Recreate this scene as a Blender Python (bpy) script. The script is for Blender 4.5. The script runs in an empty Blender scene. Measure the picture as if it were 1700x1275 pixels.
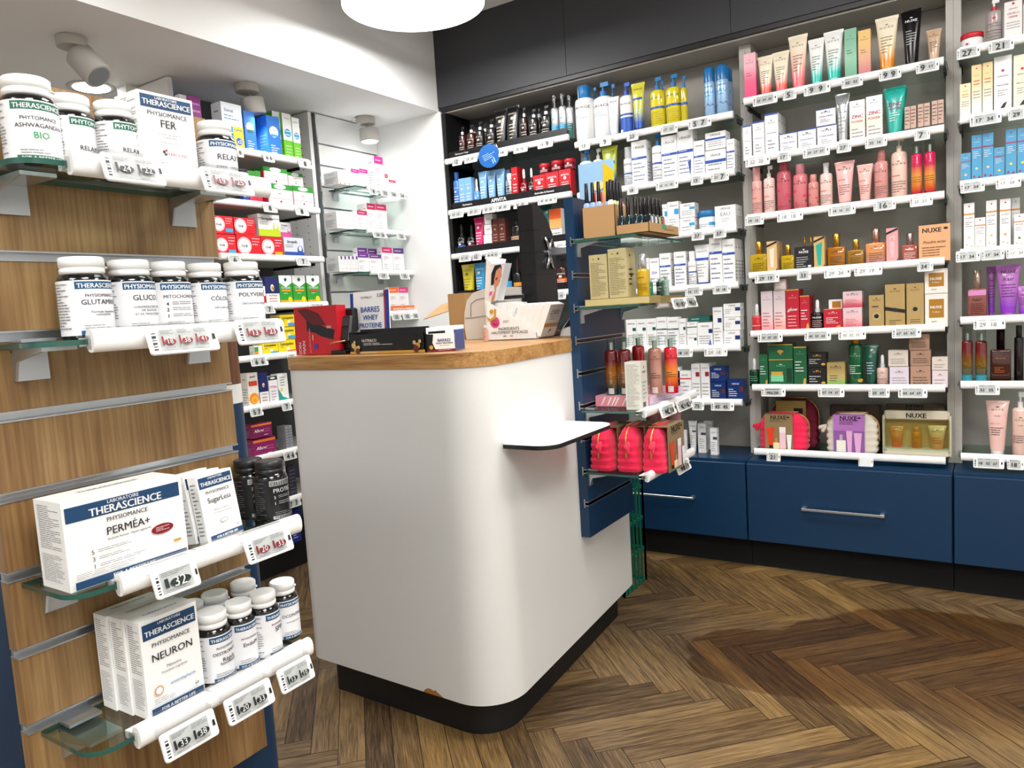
import bpy, math, random
from mathutils import Vector, Matrix
random.seed(7)
SC = bpy.context.scene
COL = SC.collection
PI = math.pi
# ---------------------------------------------------------------- camera
FPX = 1224.73; ROLL = -0.0620164; PITCH = 0.0972511; YAW = 0.5779298; H = 1.05
def _rot():
    cy, sy = math.cos(YAW), math.sin(YAW); cp, sp = math.cos(PITCH), math.sin(PITCH); cr, sr = math.cos(ROLL), math.sin(ROLL)
    Ry = Matrix(((cy, 0, sy), (0, 1, 0), (-sy, 0, cy)))
    Rp = Matrix(((1, 0, 0), (0, cp, -sp), (0, sp, cp)))
    Rr = Matrix(((cr, -sr, 0), (sr, cr, 0), (0, 0, 1)))
    return Rr @ Rp @ Ry
RM = _rot()
def ray(x, y):
    d = RM.transposed() @ Vector(((x-850)/FPX, (y-637.5)/FPX, 1))
    return Vector((d[0], d[2], -d[1]))
CAM = Vector((0, 0, H))
def atz(x, y, z): d = ray(x, y); return CAM + d*((z-H)/d[2])
def aty(x, y, Y): d = ray(x, y); return CAM + d*(Y/d[1])
def atx(x, y, X): d = ray(x, y); return CAM + d*(X/d[0])
def depth(P): return (RM @ Vector((P[0], -(P[2]-H), P[1])))[2]
cd = bpy.data.cameras.new('camera'); cam = bpy.data.objects.new('camera', cd); COL.objects.link(cam)
cd.sensor_width = 36; cd.lens = FPX/1700*36; cd.clip_start = 0.02; cd.clip_end = 50
# rows of RM are the camera's right, down, forward axes in (X, -Z, Y)
def wv(r): return Vector((r[0], r[2], -r[1]))
rt, dn, fw = wv(RM[0]), wv(RM[1]), wv(RM[2])
cam.matrix_world = Matrix.Translation(CAM) @ Matrix((( rt[0], -dn[0], -fw[0]), (rt[1], -dn[1], -fw[1]), (rt[2], -dn[2], -fw[2]))).to_4x4()
SC.camera = cam
# ---------------------------------------------------------------- world, exposure
wd = bpy.data.worlds.new('world'); SC.world = wd; wd.use_nodes = True
wd.node_tree.nodes['Background'].inputs[0].default_value = (0.75, 0.82, 0.9, 1)
wd.node_tree.nodes['Background'].inputs[1].default_value = 0.3
SC.view_settings.view_transform = 'Standard'; SC.view_settings.look = 'None'
SC.view_settings.exposure = 0.18; SC.view_settings.gamma = 1; SC.view_settings.use_curve_mapping = False
# area lights added below the ceiling, out of view, to brighten the sales floor
def area(loc, rot, sx, sy, power, col=(1, .98, .95)):
    l = bpy.data.lights.new('added_ceiling_light', 'AREA'); l.shape = 'RECTANGLE'; l.size = sx; l.size_y = sy; l.energy = power; l.color = col
    o = bpy.data.objects.new('added_ceiling_light', l); COL.objects.link(o); o.location = loc; o.rotation_euler = rot; return o
area((-0.55, 1.45, 2.36), (0, 0, 0), 0.6, 0.6, 18)
area((0.75, 1.75, 2.36), (0, 0, 0), 0.6, 0.6, 15)
area((0.4, 0.1, 2.36), (0, 0, 0), 0.7, 0.7, 22)
area((-0.6, -1.2, 2.36), (0, 0, 0), 0.8, 0.8, 17)
area((1.6, -0.6, 2.36), (0, 0, 0), 0.8, 0.8, 12)
# ---------------------------------------------------------------- materials
def lin(h):
    h = h.lstrip('#')
    if len(h) == 3: h = ''.join(c*2 for c in h)
    c = [int(h[i:i+2], 16)/255 for i in (0, 2, 4)]
    return tuple((v/12.92 if v <= .04045 else ((v+.055)/1.055)**2.4) for v in c)+(1,)
PAL = dict(w='#eeeeee', W='#f6f6f4', k='#0b0b0d', K='#1c1c1f', n='#1d3f66', N='#10233f', b='#1e4fae', B='#12306e', s='#5b97cf', c='#7fb2e0',
    y='#d8c62a', g='#808588', G='#b9bdbf', l='#d8dadb', r='#c01322', R='#7a0f1c', p='#e07f8e', P='#f0b8b8', m='#d81f6a', v='#5d2a86', V='#8d5aa8', o='#e8832a',
    O='#f0a860', t='#17a596', T='#0b5750', e='#0f5a35', E='#0a3322', a='#a87412', A='#c99a3c', d='#c9b178', D='#9c8450', i='#3a1512', I='#5a2a26', q='#c9a27e', x='#e9d9c8',
    z='#2e9ad0', Z='#0f6fb0', u='#c6d92a', f='#f5e9d0', h='#e5a7a0', j='#c98d88', S='#c9ccce', M='#ff2070')
MATS = {}
def newmat(name):
    m = bpy.data.materials.new(name); m.use_nodes = True; nt = m.node_tree
    return m, nt, nt.nodes['Principled BSDF']
def M(spec):
    """spec 'color[;rough[;metal[;coat]]]' where color is a palette key, #hex, or a>b>c gradient over the object's height"""
    if spec in MATS: return MATS[spec]
    if spec in SPECIAL: m = SPECIAL[spec](); MATS[spec] = m; return m
    p = spec.split(';'); col = p[0]; rough = float(p[1]) if len(p) > 1 else .45; met = float(p[2]) if len(p) > 2 else 0
    m, nt, bs = newmat('m_'+spec.replace('#', '').replace(';', '_').replace('>', '_'))
    bs.inputs['Roughness'].default_value = rough; bs.inputs['Metallic'].default_value = met
    if len(p) > 3: bs.inputs['Coat Weight'].default_value = float(p[3])
    cs = [lin(PAL.get(c, c)) for c in col.split('>')]
    if len(cs) == 1:
        nz = nt.nodes.new('ShaderNodeTexNoise'); nz.inputs['Scale'].default_value = 90
        tc = nt.nodes.new('ShaderNodeTexCoord'); nt.links.new(tc.outputs['Object'], nz.inputs['Vector'])
        mx = nt.nodes.new('ShaderNodeMix'); mx.data_type = 'RGBA'; mx.blend_type = 'MULTIPLY'
        mx.inputs[0].default_value = .05; mx.inputs[6].default_value = cs[0]
        nt.links.new(nz.outputs['Fac'], mx.inputs[7]); nt.links.new(mx.outputs[2], bs.inputs['Base Color'])
    else:
        tc = nt.nodes.new('ShaderNodeTexCoord'); sp = nt.nodes.new('ShaderNodeSeparateXYZ'); rp = nt.nodes.new('ShaderNodeValToRGB')
        nt.links.new(tc.outputs['Generated'], sp.inputs[0]); nt.links.new(sp.outputs['Z'], rp.inputs[0]); nt.links.new(rp.outputs[0], bs.inputs['Base Color'])
        el = rp.color_ramp.elements; cs = cs[::-1]
        el[0].color = cs[0]; el[0].position = .12; el[1].color = cs[-1]; el[1].position = .75
        for i, c in enumerate(cs[1:-1]):
            e = el.new(.12+.63*(i+1)/(len(cs)-1)); e.color = c
    MATS[spec] = m; return m
def thin_glass(tint, rough, name):
    def f():
        m = bpy.data.materials.new(name); m.use_nodes = True; nt = m.node_tree; nt.nodes.clear()
        out = nt.nodes.new('ShaderNodeOutputMaterial'); mix = nt.nodes.new('ShaderNodeMixShader'); tr = nt.nodes.new('ShaderNodeBsdfTransparent'); gl = nt.nodes.new('ShaderNodeBsdfGlossy')
        lw = nt.nodes.new('ShaderNodeLayerWeight'); fr = nt.nodes.new('ShaderNodeMath'); fr.operation = 'POWER'; fr.inputs[1].default_value = 4; nt.links.new(lw.outputs['Facing'], fr.inputs[0])
        f2 = nt.nodes.new('ShaderNodeMath'); f2.operation = 'MULTIPLY_ADD'; f2.inputs[1].default_value = .35; f2.inputs[2].default_value = .035; nt.links.new(fr.outputs[0], f2.inputs[0]); fr = f2
        tr.inputs[0].default_value = lin(tint); gl.inputs['Roughness'].default_value = rough
        nt.links.new(fr.outputs[0], mix.inputs[0]); nt.links.new(tr.outputs[0], mix.inputs[1]); nt.links.new(gl.outputs[0], mix.inputs[2]); nt.links.new(mix.outputs[0], out.inputs[0])
        return m
    return f
def emis(col, s, name):
    def f():
        m, nt, bs = newmat(name); bs.inputs['Base Color'].default_value = lin(col); bs.inputs['Emission Color'].default_value = lin(col); bs.inputs['Emission Strength'].default_value = s
        return m
    return f
def wood(c1, c2, c3, axis, name, rough=.45, scale=1.0):
    def f():
        m, nt, bs = newmat(name); L = nt.links
        tc = nt.nodes.new('ShaderNodeTexCoord'); mp = nt.nodes.new('ShaderNodeMapping'); L.new(tc.outputs['Object'], mp.inputs[0])
        s = [9*scale]*3; s[axis] = .9*scale; mp.inputs['Scale'].default_value = s
        n1 = nt.nodes.new('ShaderNodeTexNoise'); n1.inputs['Scale'].default_value = 1.6; n1.inputs['Detail'].default_value = 3; n1.inputs['Distortion'].default_value = 1.1; L.new(mp.outputs[0], n1.inputs['Vector'])
        mm = nt.nodes.new('ShaderNodeMath'); mm.operation = 'MULTIPLY'; mm.inputs[1].default_value = 14; L.new(n1.outputs['Fac'], mm.inputs[0])
        sn = nt.nodes.new('ShaderNodeMath'); sn.operation = 'SINE'; L.new(mm.outputs[0], sn.inputs[0])
        mp2 = nt.nodes.new('ShaderNodeMapping'); s2 = [160*scale]*3; s2[axis] = 5*scale; mp2.inputs['Scale'].default_value = s2; L.new(tc.outputs['Object'], mp2.inputs[0])
        n2 = nt.nodes.new('ShaderNodeTexNoise'); n2.inputs['Scale'].default_value = 1.5; n2.inputs['Detail'].default_value = 4; L.new(mp2.outputs[0], n2.inputs['Vector'])
        a = nt.nodes.new('ShaderNodeMath'); a.operation = 'MULTIPLY_ADD'; a.inputs[1].default_value = .13; L.new(sn.outputs[0], a.inputs[0]); L.new(n2.outputs['Fac'], a.inputs[2])
        rp = nt.nodes.new('ShaderNodeValToRGB'); L.new(a.outputs[0], rp.inputs[0]); e = rp.color_ramp.elements
        e[0].position = .25; e[0].color = lin(c1); e[1].position = .75; e[1].color = lin(c3); q = e.new(.5); q.color = lin(c2)
        L.new(rp.outputs[0], bs.inputs['Base Color']); bs.inputs['Roughness'].default_value = rough
        return m
    return f
def floor_mat():
    m, nt, bs = newmat('herringbone_oak'); L = nt.links; nd = nt.nodes.new
    def math_(op, a, b=None, c=None):
        n = nd('ShaderNodeMath'); n.operation = op
        for i, v in enumerate((a, b, c)):
            if v is None: continue
            if isinstance(v, (int, float)): n.inputs[i].default_value = v
            else: L.new(v, n.inputs[i])
        return n.outputs[0]
    uv = nd('ShaderNodeUVMap'); uv.uv_map = 'grain'
    at = nd('ShaderNodeAttribute'); at.attribute_name = 'tone'
    tc = nd('ShaderNodeTexCoord')
    mp = nd('ShaderNodeMapping'); mp.inputs['Scale'].default_value = (4, 60, 1); L.new(uv.outputs[0], mp.inputs[0])
    n1 = nd('ShaderNodeTexNoise'); n1.inputs['Scale'].default_value = 1.4; n1.inputs['Detail'].default_value = 6; n1.inputs['Roughness'].default_value = .65; n1.inputs['Distortion'].default_value = .5; L.new(mp.outputs[0], n1.inputs[0])
    mp2 = nd('ShaderNodeMapping'); mp2.inputs['Scale'].default_value = (14, 420, 1); L.new(uv.outputs[0], mp2.inputs[0])
    n2 = nd('ShaderNodeTexNoise'); n2.inputs['Scale'].default_value = 1; n2.inputs['Detail'].default_value = 3; L.new(mp2.outputs[0], n2.inputs[0])
    v = math_('MULTIPLY_ADD', n1.outputs['Fac'], .7, math_('MULTIPLY_ADD', n2.outputs['Fac'], .6, math_('MULTIPLY_ADD', at.outputs['Fac'], .34, -.34)))
    rp = nd('ShaderNodeValToRGB'); L.new(v, rp.inputs[0]); e = rp.color_ramp.elements
    e[0].position = .22; e[0].color = lin('#2a1c0d'); e[1].position = .9; e[1].color = lin('#b8975c')
    for p_, c_ in ((.42, '#5a4325'), (.6, '#7f6338'), (.75, '#9a7a48')): q = e.new(p_); q.color = lin(c_)
    # worn greyish patches and the damp brown patch
    n3 = nd('ShaderNodeTexNoise'); n3.inputs['Scale'].default_value = 1.7; n3.inputs['Detail'].default_value = 3; L.new(tc.outputs['Object'], n3.inputs[0])
    gm = nd('ShaderNodeMapRange'); gm.inputs[1].default_value = .42; gm.inputs[2].default_value = .66; gm.inputs[4].default_value = .55; L.new(n3.outputs['Fac'], gm.inputs[0])
    hs = nd('ShaderNodeHueSaturation'); hs.inputs['Saturation'].default_value = .68; hs.inputs['Value'].default_value = .95; L.new(rp.outputs[0], hs.inputs['Color'])
    mx = nd('ShaderNodeMix'); mx.data_type = 'RGBA'; L.new(gm.outputs[0], mx.inputs[0]); L.new(rp.outputs[0], mx.inputs[6]); L.new(hs.outputs[0], mx.inputs[7])
    sp = nd('ShaderNodeSeparateXYZ'); L.new(tc.outputs['Object'], sp.inputs[0])
    n4 = nd('ShaderNodeTexNoise'); n4.inputs['Scale'].default_value = 9; n4.inputs['Detail'].default_value = 2; L.new(tc.outputs['Object'], n4.inputs[0])
    mask = None
    for cx, cy, rx, ry in STAIN:
        dx = math_('DIVIDE', math_('SUBTRACT', sp.outputs[0], cx), rx); dy = math_('DIVIDE', math_('SUBTRACT', sp.outputs[1], cy), ry)
        r2 = math_('ADD', math_('MULTIPLY', dx, dx), math_('MULTIPLY', dy, dy))
        mask = r2 if mask is None else math_('MINIMUM', mask, r2)
    mask = math_('ADD', mask, math_('MULTIPLY_ADD', n4.outputs['Fac'], .5, -.25))
    mr = nd('ShaderNodeMapRange'); mr.inputs[1].default_value = .96; mr.inputs[2].default_value = 1.04; mr.inputs[3].default_value = 1; mr.inputs[4].default_value = 0; L.new(mask, mr.inputs[0])
    dk = nd('ShaderNodeMix'); dk.data_type = 'RGBA'; dk.blend_type = 'MULTIPLY'; sf = nd('ShaderNodeMapRange'); sf.interpolation_type = 'SMOOTHSTEP'; sf.inputs[1].default_value = 1.82; sf.inputs[2].default_value = 2.12; L.new(math_('MULTIPLY_ADD', sp.outputs[0], -.25, sp.outputs[1]), sf.inputs[0]); L.new(math_('MULTIPLY', math_('MULTIPLY', mr.outputs[0], sf.outputs[0]), .85), dk.inputs[0]); L.new(mx.outputs[2], dk.inputs[6]); dk.inputs[7].default_value = lin('#b59a70')
    L.new(dk.outputs[2], bs.inputs['Base Color'])
    L.new(math_('MULTIPLY_ADD', mr.outputs[0], -.1, .5), bs.inputs['Roughness'])
    bp = nd('ShaderNodeBump'); bp.inputs['Strength'].default_value = .12; bp.inputs['Distance'].default_value = .002; L.new(n2.outputs['Fac'], bp.inputs['Height']); L.new(bp.outputs[0], bs.inputs['Normal'])
    return m
STAIN = [(-.42, 2.12, .36, .2), (-.05, 2.38, .42, .28), (.15, 2.2, .45, .3), (-.2, 2.3, .34, .24), (-.55, 2.0, .2, .1)]
def plaster(c, name, rough=.7):
    def f():
        m, nt, bs = newmat(name); L = nt.links
        tc = nt.nodes.new('ShaderNodeTexCoord'); n = nt.nodes.new('ShaderNodeTexNoise'); n.inputs['Scale'].default_value = 220; n.inputs['Detail'].default_value = 2; L.new(tc.outputs['Object'], n.inputs[0])
        b = nt.nodes.new('ShaderNodeBump'); b.inputs['Strength'].default_value = .08; b.inputs['Distance'].default_value = .001; L.new(n.outputs['Fac'], b.inputs['Height']); L.new(b.outputs[0], bs.inputs['Normal'])
        rp = nt.nodes.new('ShaderNodeMapRange'); rp.inputs[3].default_value = .97; rp.inputs[4].default_value = 1.0
        n2 = nt.nodes.new('ShaderNodeTexNoise'); n2.inputs['Scale'].default_value = 3; L.new(tc.outputs['Object'], n2.inputs[0]); L.new(n2.outputs['Fac'], rp.inputs[0])
        mx = nt.nodes.new('ShaderNodeMix'); mx.data_type = 'RGBA'; mx.blend_type = 'MULTIPLY'; mx.inputs[0].default_value = 1; mx.inputs[6].default_value = lin(c); L.new(rp.outputs[0], mx.inputs[7])
        L.new(mx.outputs[2], bs.inputs['Base Color']); bs.inputs['Roughness'].default_value = rough
        return m
    return f
SPECIAL = {
 'glass': thin_glass('#ecf5f1', .02, 'shelf_glass'), 'glassedge': lambda: M('#2c5a50;.1'), 'clear': thin_glass('#f4f4f4', .05, 'clear_plastic'), 'glassg': thin_glass('#e8efe9', .04, 'clear_pvc'),
 'lampface': emis('#ffffff', 6, 'lamp_diffuser'), 'spotface': emis('#ffffff', 12, 'spot_lens'),
 'oak': wood('#775733', '#8c6b42', '#9e7f55', 2, 'oak_panel'), 'oaktop': wood('#86582a', '#a87a42', '#bf925a', 0, 'oak_worktop', .4, .9), 'oakdark': wood('#3a2214', '#5a3821', '#704a2e', 2, 'dark_oak'),
 'floor': floor_mat, 'white': plaster('#eeefee', 'white_plaster'), 'ceil': plaster('#e6e6e6', 'ceiling_paint'), 'dark': plaster('#34363a', 'anthracite_board', .55), 'lam': plaster('#e4e3df', 'white_laminate', .35),
 'blue': plaster('#032f50', 'petrol_blue_lacquer', .4), 'shell': plaster('#e6e6e3', 'white_shell_laminate', .35), 'grey': plaster('#a39e97', 'grey_backboard', .6), 'darkgrey': plaster('#4a4c4e', 'dark_backboard', .6), 'upr': plaster('#bdbab4', 'pale_grey_laminate', .5),
 'alu': lambda: M('#c4c8cc;.3;.9'), 'chrome': lambda: M('#d8dadc;.12;1'), 'kraft': plaster('#b08a5c', 'kraft_card', .8), 'quilt': lambda: quilt_mat()}
def quilt_mat():
    m, nt, bs = newmat('pink_quilt'); L = nt.links; tc = nt.nodes.new('ShaderNodeTexCoord')
    n = nt.nodes.new('ShaderNodeTexNoise'); n.inputs['Scale'].default_value = 45; n.inputs['Detail'].default_value = 3; L.new(tc.outputs['Object'], n.inputs[0])
    b = nt.nodes.new('ShaderNodeBump'); b.inputs['Strength'].default_value = .5; b.inputs['Distance'].default_value = .004; L.new(n.outputs['Fac'], b.inputs['Height']); L.new(b.outputs[0], bs.inputs['Normal'])
    bs.inputs['Base Color'].default_value = lin('#f0104a'); bs.inputs['Roughness'].default_value = .75; bs.inputs['Sheen Weight'].default_value = .3
    return m
# ---------------------------------------------------------------- text
TC = {}
def text_tris(s, bold=False, shear=0):
    k = (s, bold, shear)
    if k in TC: return TC[k]
    cu = bpy.data.curves.new('t', 'FONT'); cu.body = s; cu.size = 1; cu.resolution_u = 2; cu.fill_mode = 'FRONT'; cu.shear = shear
    ob = bpy.data.objects.new('t', cu); me = ob.to_mesh()
    vs = [(v.co.x, v.co.y) for v in me.vertices]; fs = [tuple(p.vertices) for p in me.polygons]
    ob.to_mesh_clear(); bpy.data.objects.remove(ob); bpy.data.curves.remove(cu)
    if not vs: TC[k] = ([], [], 1, 1); return TC[k]
    x0 = min(v[0] for v in vs); x1 = max(v[0] for v in vs); y0 = min(v[1] for v in vs); y1 = max(v[1] for v in vs)
    vs = [(x-(x0+x1)/2, y-(y0+y1)/2) for x, y in vs]; n0 = len(vs)
    sh = ((-.026, .008), (0, -.008), (.026, .008)) if bold else ((-.009, 0), (.009, 0))
    fs = [tuple(i+n0*q for i in f) for q in range(len(sh)) for f in fs]; vs = [(x+a, y+b) for a, b in sh for x, y in vs]
    TC[k] = (vs, fs, x1-x0, y1-y0); return TC[k]
# ---------------------------------------------------------------- mesh builder
class MB:
    def __init__(s): s.v = []; s.f = []; s.m = []; s.mats = []; s.sm = []
    def mi(s, mat):
        if mat not in s.mats: s.mats.append(mat)
        return s.mats.index(mat)
    def add(s, vs, fs, mat, smooth=False, T=None):
        o = len(s.v); s.v += [tuple(T @ Vector(v)) if T is not None else tuple(v) for v in vs]
        k = s.mi(mat)
        for f in fs: s.f.append(tuple(i+o for i in f)); s.m.append(k); s.sm.append(smooth)
    def box(s, x0, x1, y0, y1, z0, z1, mat, bev=0, T=None):
        if bev > 0:
            r = min(bev, (x1-x0)/2.01, (y1-y0)/2.01, (z1-z0)/2.01)
            s.prism([(x0+r, y0), (x1-r, y0), (x1, y0+r), (x1, y1-r), (x1-r, y1), (x0+r, y1), (x0, y1-r), (x0, y0+r)], z0, z1, mat, T, r*.7); return
        s.add([(x0, y0, z0), (x1, y0, z0), (x1, y1, z0), (x0, y1, z0), (x0, y0, z1), (x1, y0, z1), (x1, y1, z1), (x0, y1, z1)],
              [(0, 3, 2, 1), (4, 5, 6, 7), (0, 1, 5, 4), (1, 2, 6, 5), (2, 3, 7, 6), (3, 0, 4, 7)], mat, False, T)
    def prism(s, poly, z0, z1, mat, T=None, ch=0, smooth=False, capmat=None):
        """vertical prism over a counter-clockwise polygon, optional chamfer"""
        n = len(poly)
        if ch > 0:
            cx = sum(p[0] for p in poly)/n; cy = sum(p[1] for p in poly)/n
            mx = max(abs(p[0]-cx) for p in poly) or 1; my = max(abs(p[1]-cy) for p in poly) or 1
            inn = [(cx+(p[0]-cx)*(1-ch/mx), cy+(p[1]-cy)*(1-ch/my)) for p in poly]
            rings = [(inn, z0), (poly, z0+ch), (poly, z1-ch), (inn, z1)]
        else: rings = [(poly, z0), (poly, z1)]
        vs = [(p[0], p[1], z) for pl, z in rings for p in pl]; fs = []
        for r in range(len(rings)-1):
            for i in range(n): j = (i+1) % n; fs.append((r*n+i, r*n+j, (r+1)*n+j, (r+1)*n+i))
        s.add(vs, fs, mat, smooth, T)
        caps = [tuple(range(n-1, -1, -1)), tuple(range(len(rings)*n-n, len(rings)*n))]
        s.add(vs, caps, capmat or mat, False, T)
    def loft(s, prof, mat, n=20, T=None, power=2.0, cap=True, smooth=True):
        """prof: list of (z, a, b) or (z, a, b, power)"""
        vs = []; fs = []
        for p in prof:
            z, a, b = p[:3]; e = 2/(p[3] if len(p) > 3 else power)
            for i in range(n):
                t = 2*PI*i/n; c, q = math.cos(t), math.sin(t)
                vs.append((a*math.copysign(abs(c)**e, c), b*math.copysign(abs(q)**e, q), z))
        for r in range(len(prof)-1):
            for i in range(n): j = (i+1) % n; fs.append((r*n+i, r*n+j, (r+1)*n+j, (r+1)*n+i))
        s.add(vs, fs, mat, smooth, T)
        if cap: s.add(vs, [tuple(range(n-1, -1, -1)), tuple(range(len(prof)*n-n, len(prof)*n))], mat, False, T)
    def cyl(s, r, z0, z1, mat, n=20, T=None, ch=0):
        if ch: s.loft([(z0, r-ch, r-ch), (z0+ch, r, r), (z1-ch, r, r), (z1, r-ch, r-ch)], mat, n, T)
        else: s.loft([(z0, r, r), (z1, r, r)], mat, n, T)
    def tube(s, pts, r, mat, n=8):
        pts = [Vector(p) for p in pts]; vs = []; fs = []
        for k, p in enumerate(pts):
            d = (pts[min(k+1, len(pts)-1)]-pts[max(k-1, 0)]).normalized()
            a = d.orthogonal().normalized() if k == 0 else (a - d*a.dot(d)).normalized()
            b = d.cross(a)
            for i in range(n): t = 2*PI*i/n; vs.append(p+a*(r*math.cos(t))+b*(r*math.sin(t)))
        for k in range(len(pts)-1):
            for i in range(n): j = (i+1) % n; fs.append((k*n+i, k*n+j, (k+1)*n+j, (k+1)*n+i))
        fs += [tuple(range(n-1, -1, -1)), tuple(range(len(pts)*n-n, len(pts)*n))]
        s.add(vs, fs, mat, True)
    def build(s, name, parent=None, loc=None, rz=None):
        me = bpy.data.meshes.new(name); me.from_pydata(s.v, [], s.f)
        for m in s.mats: me.materials.append(M(m))
        me.polygons.foreach_set('material_index', s.m); me.polygons.foreach_set('use_smooth', s.sm); me.update()
        o = bpy.data.objects.new(name, me); COL.objects.link(o)
        if parent: o.parent = parent
        if loc is not None: o.location = loc
        if rz is not None: o.rotation_euler = (0, 0, rz)
        return o
def RX(a): return Matrix.Rotation(a, 4, 'X')
def RY(a): return Matrix.Rotation(a, 4, 'Y')
def RZ(a): return Matrix.Rotation(a, 4, 'Z')
def TR(x, y, z): return Matrix.Translation((x, y, z))
def tag(o, label, cat, group=None):
    o['label'] = label; o['category'] = cat
    if group: o['group'] = group
    return o
def struct(o): o['kind'] = 'structure'; return o
def empty(name, loc, rz=0):
    o = bpy.data.objects.new(name, None); COL.objects.link(o); o.location = loc; o.rotation_euler = (0, 0, rz); o.empty_display_size = .05; return o
# ---------------------------------------------------------------- printed decoration
def deco(mb, prims, S, W, Hh, layer0=1, nu=1, nv=1):
    """prims: 't u v wfrac col TEXT' | 'r u0 v0 u1 v1 col' | 'c u v r col' | 'l u0 v0 u1 v1 n col' | 'p col u v u v ...' ; S(u,v,k) -> point"""
    k = layer0
    for q in prims.split('|'):
        q = q.strip()
        if not q: continue
        a = q.split(' ')
        op = a[0]; k += 1
        if op in 'tTi':
            u, v, wf = float(a[1]), float(a[2]), float(a[3]); s = ' '.join(a[5:])
            vs, fs, tw, th = text_tris(s, op == 'T', .3 if op == 'i' else 0)
            sc = wf/max(tw, .5*len(s)); sv = sc*W/Hh
            nq = len(vs)//(3 if op == 'T' else 2) or 1
            mb.add([S(u+x*sc, v+y*sv, k+.3*(i//nq)) for i, (x, y) in enumerate(vs)], fs, a[4])
        elif op == 'r':
            u0, v0, u1, v1 = map(float, a[1:5])
            n = max(1, round(nu*abs(u1-u0)+.49)); m = max(1, round(nv*abs(v1-v0)+.49)) if nv > 1 else 1
            mb.add([S(u0+(u1-u0)*i/n, v0+(v1-v0)*j/m, k) for j in range(m+1) for i in range(n+1)],
                   [(j*(n+1)+i, j*(n+1)+i+1, (j+1)*(n+1)+i+1, (j+1)*(n+1)+i) for j in range(m) for i in range(n)], a[5])
        elif op == 'c' or op == 'e':
            u, v, r = map(float, a[1:4]); e = float(a[5]) if op == 'e' else 1; n = 18
            mb.add([S(u+r*math.cos(2*PI*i/n), v+r*e*math.sin(2*PI*i/n)*W/Hh, k) for i in range(n)], [tuple(range(n))], a[4])
        elif op == 'l':
            u0, v0, u1, v1 = map(float, a[1:5]); n = int(a[5]); hh = (v1-v0)/n*.28
            rr = random.Random(int(u0*977+v0*7919+n))
            for i in range(n):
                v = v1-(v1-v0)*(i+.5)/n; ue = u1-(u1-u0)*rr.choice((0, 0, .1, .25, .45)); u = u0
                while u < ue-.01:
                    un = min(ue, u+(u1-u0)*rr.uniform(.14, .4)); m = max(1, round(nu*(un-u)))
                    mb.add([S(u+(un-u)*g/m, v+d*hh, k) for d in (0, 1) for g in range(m+1)], [(g, g+1, g+m+2, g+m+1) for g in range(m)], a[6])
                    u = un+(u1-u0)*.03
        elif op == 'p':
            pt = list(map(float, a[2:])); n = len(pt)//2
            mb.add([S(pt[2*i], pt[2*i+1], k) for i in range(n)], [tuple(range(n))], a[1])
EPS = .00025
def plane_S(w, h, y, x0=0, z0=0):
    return lambda u, v, k: (x0+(u-.5)*w, y-EPS*k, z0+v*h)
def side_S(d, h, x, sgn, z0=0):
    return lambda u, v, k: (x+sgn*EPS*k, sgn*(u-.5)*d, z0+v*h)
def loft_S(prof, z0, z1, arc=2.4, power=2.0):
    def f(u, v, k):
        z = z0+(z1-z0)*v
        for i in range(len(prof)-1):
            if prof[i+1][0] >= z or i == len(prof)-2:
                A, B = prof[i], prof[i+1]; t = (z-A[0])/max(1e-6, B[0]-A[0]); t = min(1, max(0, t)); break
        a = A[1]+(B[1]-A[1])*t; b = A[2]+(B[2]-A[2])*t
        pw = A[3] if len(A) > 3 else power
        if pw > 3: th = 0; x = (u-.5)*2*a*.9; y = -b*(1-min(.97, abs(x/a))**pw)**(1/pw)
        else: th = (u-.5)*arc; x = a*math.sin(th); y = -b*math.cos(th)
        return (x*(1+EPS*k/max(a, .003)), y-EPS*k*1.2, z)
    return f
# ================================================================ the room
def herringbone():
    W_, L_ = .0665, .4555; X0, Y0 = .4135, -1.721
    q = math.sqrt(.5); vs = []; fs = []; uvs = []; tone = []
    rr = random.Random(3)
    for i in range(-90, 90):
        for j in range(-14, 15):
            bx = X0+i*W_+j*L_; by = Y0+i*W_-j*L_
            for kind in (0, 1):
                if kind == 0: x0, y0, x1, y1 = bx, by, bx+L_, by+W_
                else: x0, y0, x1, y1 = bx+L_, by+W_-L_, bx+L_+W_, by+W_
                cx, cy = (x0+x1)/2, -(y0+y1)/2
                wx, wy = (cx-cy)*q, (cx+cy)*q
                if not (-3.9 < wx < 2.7 and -2.7 < wy < 3.2): continue
                g = .0009; o = len(vs); u0 = rr.random()*40; v0 = rr.random()*40
                for (a, b) in ((x0+g, y0+g), (x1-g, y0+g), (x1-g, y1-g), (x0+g, y1-g)):
                    u, v = a, -b; vs.append(((u-v)*q, (u+v)*q, 0))
                    uvs.append((u0+(a-x0), v0+(b-y0)) if kind == 0 else (u0+(b-y0), v0+(a-x0)))
                fs.append((o+3, o+2, o+1, o)); tone.append(rr.random()*.65+.35*rr.random())
    me = bpy.data.meshes.new('floor'); me.from_pydata(vs, [], fs)
    uvl = me.uv_layers.new(name='grain'); at = me.attributes.new('tone', 'FLOAT', 'FACE')
    for p in me.polygons:
        at.data[p.index].value = tone[p.index]
        for li in p.loop_indices: uvl.data[li].uv = uvs[me.loops[li].vertex_index]
    me.materials.append(M('floor'))
    o = bpy.data.objects.new('floor', me); COL.objects.link(o); struct(o); return o
herringbone()
def sbox(name, x0, x1, y0, y1, z0, z1, mat, parent=None):
    b = MB(); b.box(x0, x1, y0, y1, z0, z1, mat); o = b.build(name, parent); 
    if parent is None: struct(o)
    return o
sbox('floor_substrate', -3.7, 2.5, -2.5, 3.2, -.06, -.0008, 'k')
sbox('ceiling', -3.7, 2.5, -2.5, 3.2, 2.4, 2.5, 'ceil')
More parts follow.
